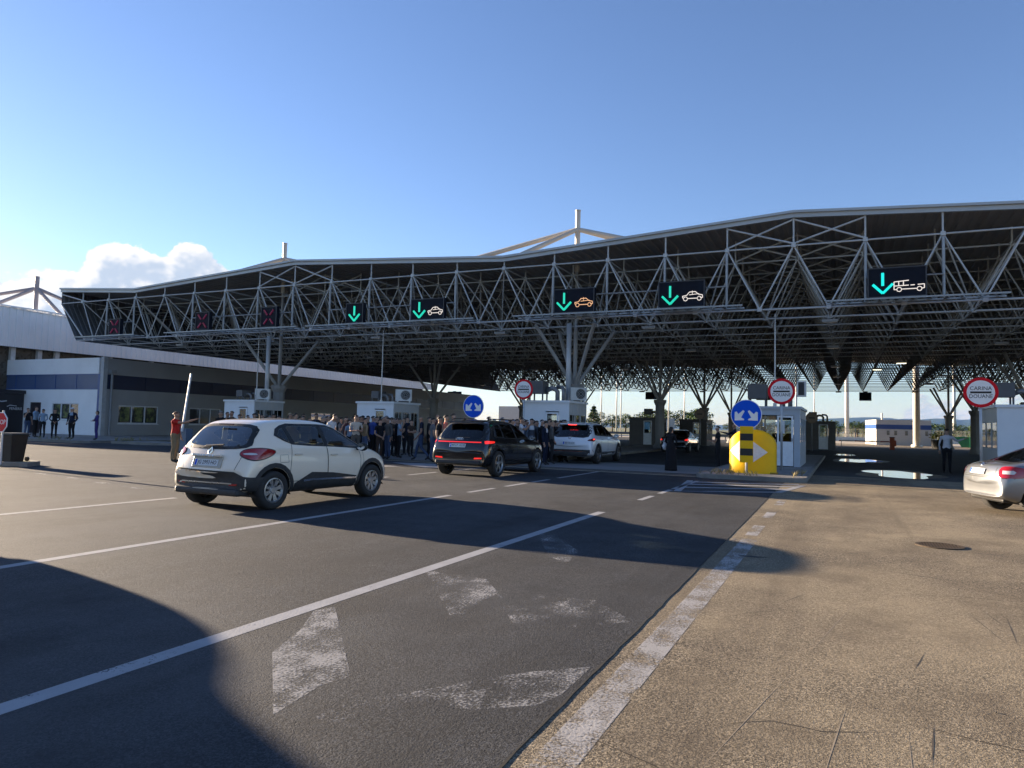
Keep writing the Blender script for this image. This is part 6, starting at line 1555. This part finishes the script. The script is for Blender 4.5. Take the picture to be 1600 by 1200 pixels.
pp(519, 21.6, 90, 'person in white T-shirt bowing the head behind the cream car windscreen', 'bent', 'short', 'white', 'dark', 1.74); o = pp(557, 22.6, 135, 'person in cream T-shirt holding a paper in front of the crowd', 'read', 'short', 'cream', 'greyT', 1.80); facial(o)
pp(547, 23.4, 100, 'person in pale blue shirt half hidden left of the cream T-shirt', 'stand', 'short', 'lblue', 'dark', 1.62); pp(567, 24.0, 150, 'person with cap and dark jacket right of the cream T-shirt', 'phone', 'long', 'dark', 'black', 1.80, hair='cap'); pp(575, 24.5, 160, 'tall person in black coat left of the bright blue shirt', 'fold', 'long', 'black', 'black', 1.80)
pp(583, 24.2, 20, 'person in bright blue shirt seen from behind in the crowd', 'stand', 'long', 'blue', 'black', 1.79); pp(589, 25.2, 60, 'person in dark shirt right of the bright blue shirt', 'stand', 'long', 'navy', 'black', 1.78)
pp(594, 24.0, 110, 'woman in black top and brown skirt before the middle booth', 'fold', 'short', 'black', 'brown', 1.66, hair='long'); o = pp(601, 25.6, 120, 'person in white T-shirt, jeans and white shoes before the middle booth', 'fold', 'short', 'white', 'jeans', 1.78, shoe=M_SHOEW)
pp(612, 27.3, 100, 'person all in black before the side of the middle booth', 'fold', 'long', 'black', 'black', 1.77); pp(619, 27.8, 230, 'grey-haired person in black beside the middle booth wall', 'arms', 'long', 'black', 'black', 1.72, hmat=M_HAIRG); pp(632, 27.6, 240, 'lone person in black with joined hands left of the walking person', 'fold', 'short', 'black', 'black', 1.76)
o = pp(659, 24.6, -115, 'bald person in navy T-shirt and jeans striding left', 'walk', 'short', 'navy', 'jeans', 1.84, nohair=True); pp(671, 25.0, 60, 'person in black right behind the striding person', 'stand', 'long', 'black', 'black', 1.80)
pp(683, 24.2, 70, 'tall bald person in maroon shirt left of the salmon shirt', 'stand', 'short', 'maroon', 'dark', 1.95, nohair=True); o = pp(687, 22.2, 75, 'person in black T-shirt and dark trousers at the corner of the black car', 'step', 'short', 'black', 'brown', 1.80); pp(697, 22.4, 70, 'person in salmon pink T-shirt beside the black car', 'stand', 'short', 'salmon', 'dark', 1.86)
o = pp(708, 23.4, 80, 'person in dark shirt filming with raised arms above the black car', 'film', 'short', 'navy', 'dark', 1.94); phone(o, 'film', 'dark phone held up above the black car by raised arms')
pp(732, 25.0, 10, 'close-cropped head against the blue round sign', 'stand', 'short', 'dark', 'dark', 1.84, nohair=True); pp(764, 24.6, 40, 'fair-haired person right of the blue round sign', 'stand', 'short', 'maroon', 'dark', 1.86, hmat=M_HAIRB); pp(772, 26.2, 60, 'dark-haired person behind the black car roof', 'stand', 'long', 'black', 'black', 1.76); pp(785, 26.4, 90, 'grey-haired person in dark jacket behind the black car roof', 'stand', 'long', 'navy', 'black', 1.86, hmat=M_HAIRG)
pp(801, 25.2, 60, 'dark-haired person in black left of the filming person by the suits', 'stand', 'long', 'black', 'black', 1.78); o = pp(815, 25.6, 70, 'person in white collared shirt with a hand at the face by the black car', 'film', 'short', 'white', 'brown', 1.86); phone(o, 'film', 'dark phone at the face of the white collared person')
o = pp(831, 26.6, 150, 'person in grey blue suit and white shirt beside the black car', 'stand', 'suit', 'suit', 'suit', 1.83); facial(o); pp(839, 28.0, 140, 'person in dark suit right behind the grey blue suit', 'stand', 'long', 'dark', 'black', 1.76); pp(847, 26.8, 60, 'person in black jacket left of the navy suit', 'stand', 'long', 'black', 'black', 1.80)
o = pp(853, 25.6, 90, 'person in navy suit with white shirt front beside the white car', 'stand', 'suit', 'navy', 'navy', 1.72); pp(859, 27.6, 100, 'tall dark-haired person in black behind the navy suit', 'stand', 'long', 'black', 'black', 1.86); pp(868, 28.2, 120, 'person in black near the left tail light of the white car', 'stand', 'long', 'black', 'black', 1.80); pp(876, 28.6, 140, 'person in dark suit nearest the white car rear window', 'stand', 'suit', 'black', 'black', 1.80)
for a in ((533, 22.8, 70, 'person in light grey T-shirt between the bowing white T-shirt and the cream T-shirt', 'phone', 'short', 'grey', 'dark', 1.70), (541, 23.4, 120, 'person in maroon shirt left of the cream T-shirt in the crowd', 'stand', 'short', 'maroon', 'dark', 1.74),
          (571, 22.9, 30, 'person in khaki jacket right of the cream T-shirt in the crowd', 'pock', 'long', 'khaki', 'jeans', 1.70), (607, 24.4, 200, 'person in grey jacket and jeans beside the white T-shirt with white shoes', 'stand', 'long', 'greyT', 'jeans', 1.74),
          (625, 25.6, 60, 'person in pale blue shirt between two people in black beside the middle booth', 'phone', 'short', 'lblue', 'dark', 1.72), (643, 26.8, 100, 'person in brown top just left of the striding person in jeans', 'arms', 'short', 'brown', 'dark', 1.68),
          (677, 23.8, 40, 'person in grey shirt between the maroon shirt and the striding person', 'pock', 'short', 'grey', 'jeans', 1.76), (808, 26.0, 110, 'person in brown jacket left of the white collared shirt by the black car', 'stand', 'long', 'brown', 'dark', 1.80),
          (823, 27.0, 80, 'person in pale blue shirt left of the grey blue suit', 'phone', 'long', 'lblue', 'dark', 1.78), (863, 26.6, 60, 'person in grey jacket right of the navy suit', 'pock', 'long', 'greyT', 'dark', 1.78)): pp(*a)
# people on the right
o = pp(1049, 25.9, 25, 'woman in long black dress standing alone on the road', 'fold', 'long', 'black', 'black', 1.62, hair='long')
mb = MB(); mb.lathe([(.15, 1.12), (.19, .95), (.20, .75), (.24, .1), (.245, .02), (.0001, .02)], 20); mb.build('skirt', F['black'], o, smooth=True)
bg_ = MB(); bg_.ball((-.30, .05, .88), (.09, .13, .15), 10, 8); bg_.path([(-.3, -.06, .98), (-.29, .0, 1.15), (-.29, .08, 1.15), (-.3, .14, .98)], .012, 5); q = bg_.build('handbag', F['white'], smooth=True); q.matrix_world = Matrix.Translation(o.location) @ o.rotation_euler.to_matrix().to_4x4(); tag(q, 'white handbag on the arm of the woman in the long dress', 'handbag')
o = pp(1122, 27.8, -85, 'person in black T-shirt with raised forearms left of the yellow bollard', 'read', 'short', 'black', 'black', 1.70, z=0)
o = pp(1148, 30.5, -100, 'person in dark jumper pointing left behind the blue round sign', 'point', 'long', 'navy', 'black', 1.86)
o = pp(1194, 30.9, 170, 'officer in pale blue shirt sitting inside the glazed booth', 'read', 'short', 'lblue', 'navy', 1.56, z=.16)
o = person(3.72, 33.0, 15, 'person in white shirt and black trousers seen from behind pointing right', 'wide', 'long', 'white', 'black', 1.82)
# deep crowd
R3 = random.Random(11)
spots = []
for i in range(34):
    for _ in range(40):
        px, y = R3.uniform(405, 640), R3.uniform(24.8, 29.4); x = P2(px, y)
        if all((x - a) ** 2 + (y - b) ** 2 > .30 for a, b in spots): break
    spots.append((x, y)); t_ = R3.choice(('black', 'black', 'dark', 'navy', 'dark', 'brown'))
    person(x, y, R3.uniform(20, 160), 'dark-clad person standing deep in the crowd behind the cream car', R3.choice(('stand', 'fold', 'stand', 'phone')), R3.choice(('short', 'long', 'long')), t_, R3.choice(('black', 'dark')), R3.uniform(1.66, 1.82), hmat=R3.choice((M_HAIR, M_HAIR, M_HAIRB, M_HAIRG)), group='dark crowd behind the cream car')
for i in range(10):
    px, y = R3.uniform(780, 885), R3.uniform(27.4, 29.4)
    person(P2(px, y), y, R3.uniform(60, 150), 'dark-clad person standing behind the men in suits', R3.choice(('stand', 'fold')), 'long', R3.choice(('black', 'dark', 'navy')), 'black', R3.uniform(1.7, 1.84), group='dark crowd behind the suits')
# ------------------------------------------------------------------ hidden prototypes never stay behind
for o in list(bpy.data.objects):
    if o.get('label') == 'x': o['label'] = 'small box lamp hung from the underside of the canopy frame' if o.name.startswith('canopy_lamp') else o['label']
# ------------------------------------------------------------------ air between the camera and the hills
hzm = bpy.data.materials.new('air'); hzm.use_nodes = True; hn = hzm.node_tree; hn.nodes.clear()
ho = hn.nodes.new('ShaderNodeOutputMaterial'); hv = hn.nodes.new('ShaderNodeVolumePrincipled'); hv.inputs['Color'].default_value = (.18, .40, 1, 1); hv.inputs['Density'].default_value = 0.000032; hv.inputs['Anisotropy'].default_value = 0
hn.links.new(hv.outputs[0], ho.inputs['Volume'])
mb = MB(); mb.bb((-9500, -9500, -6), (9500, 9500, 260)); hz_ = mb.build('haze', hzm); tag(hz_, 'thin pale blue air that fades the far hills', 'haze', kind='stuff')
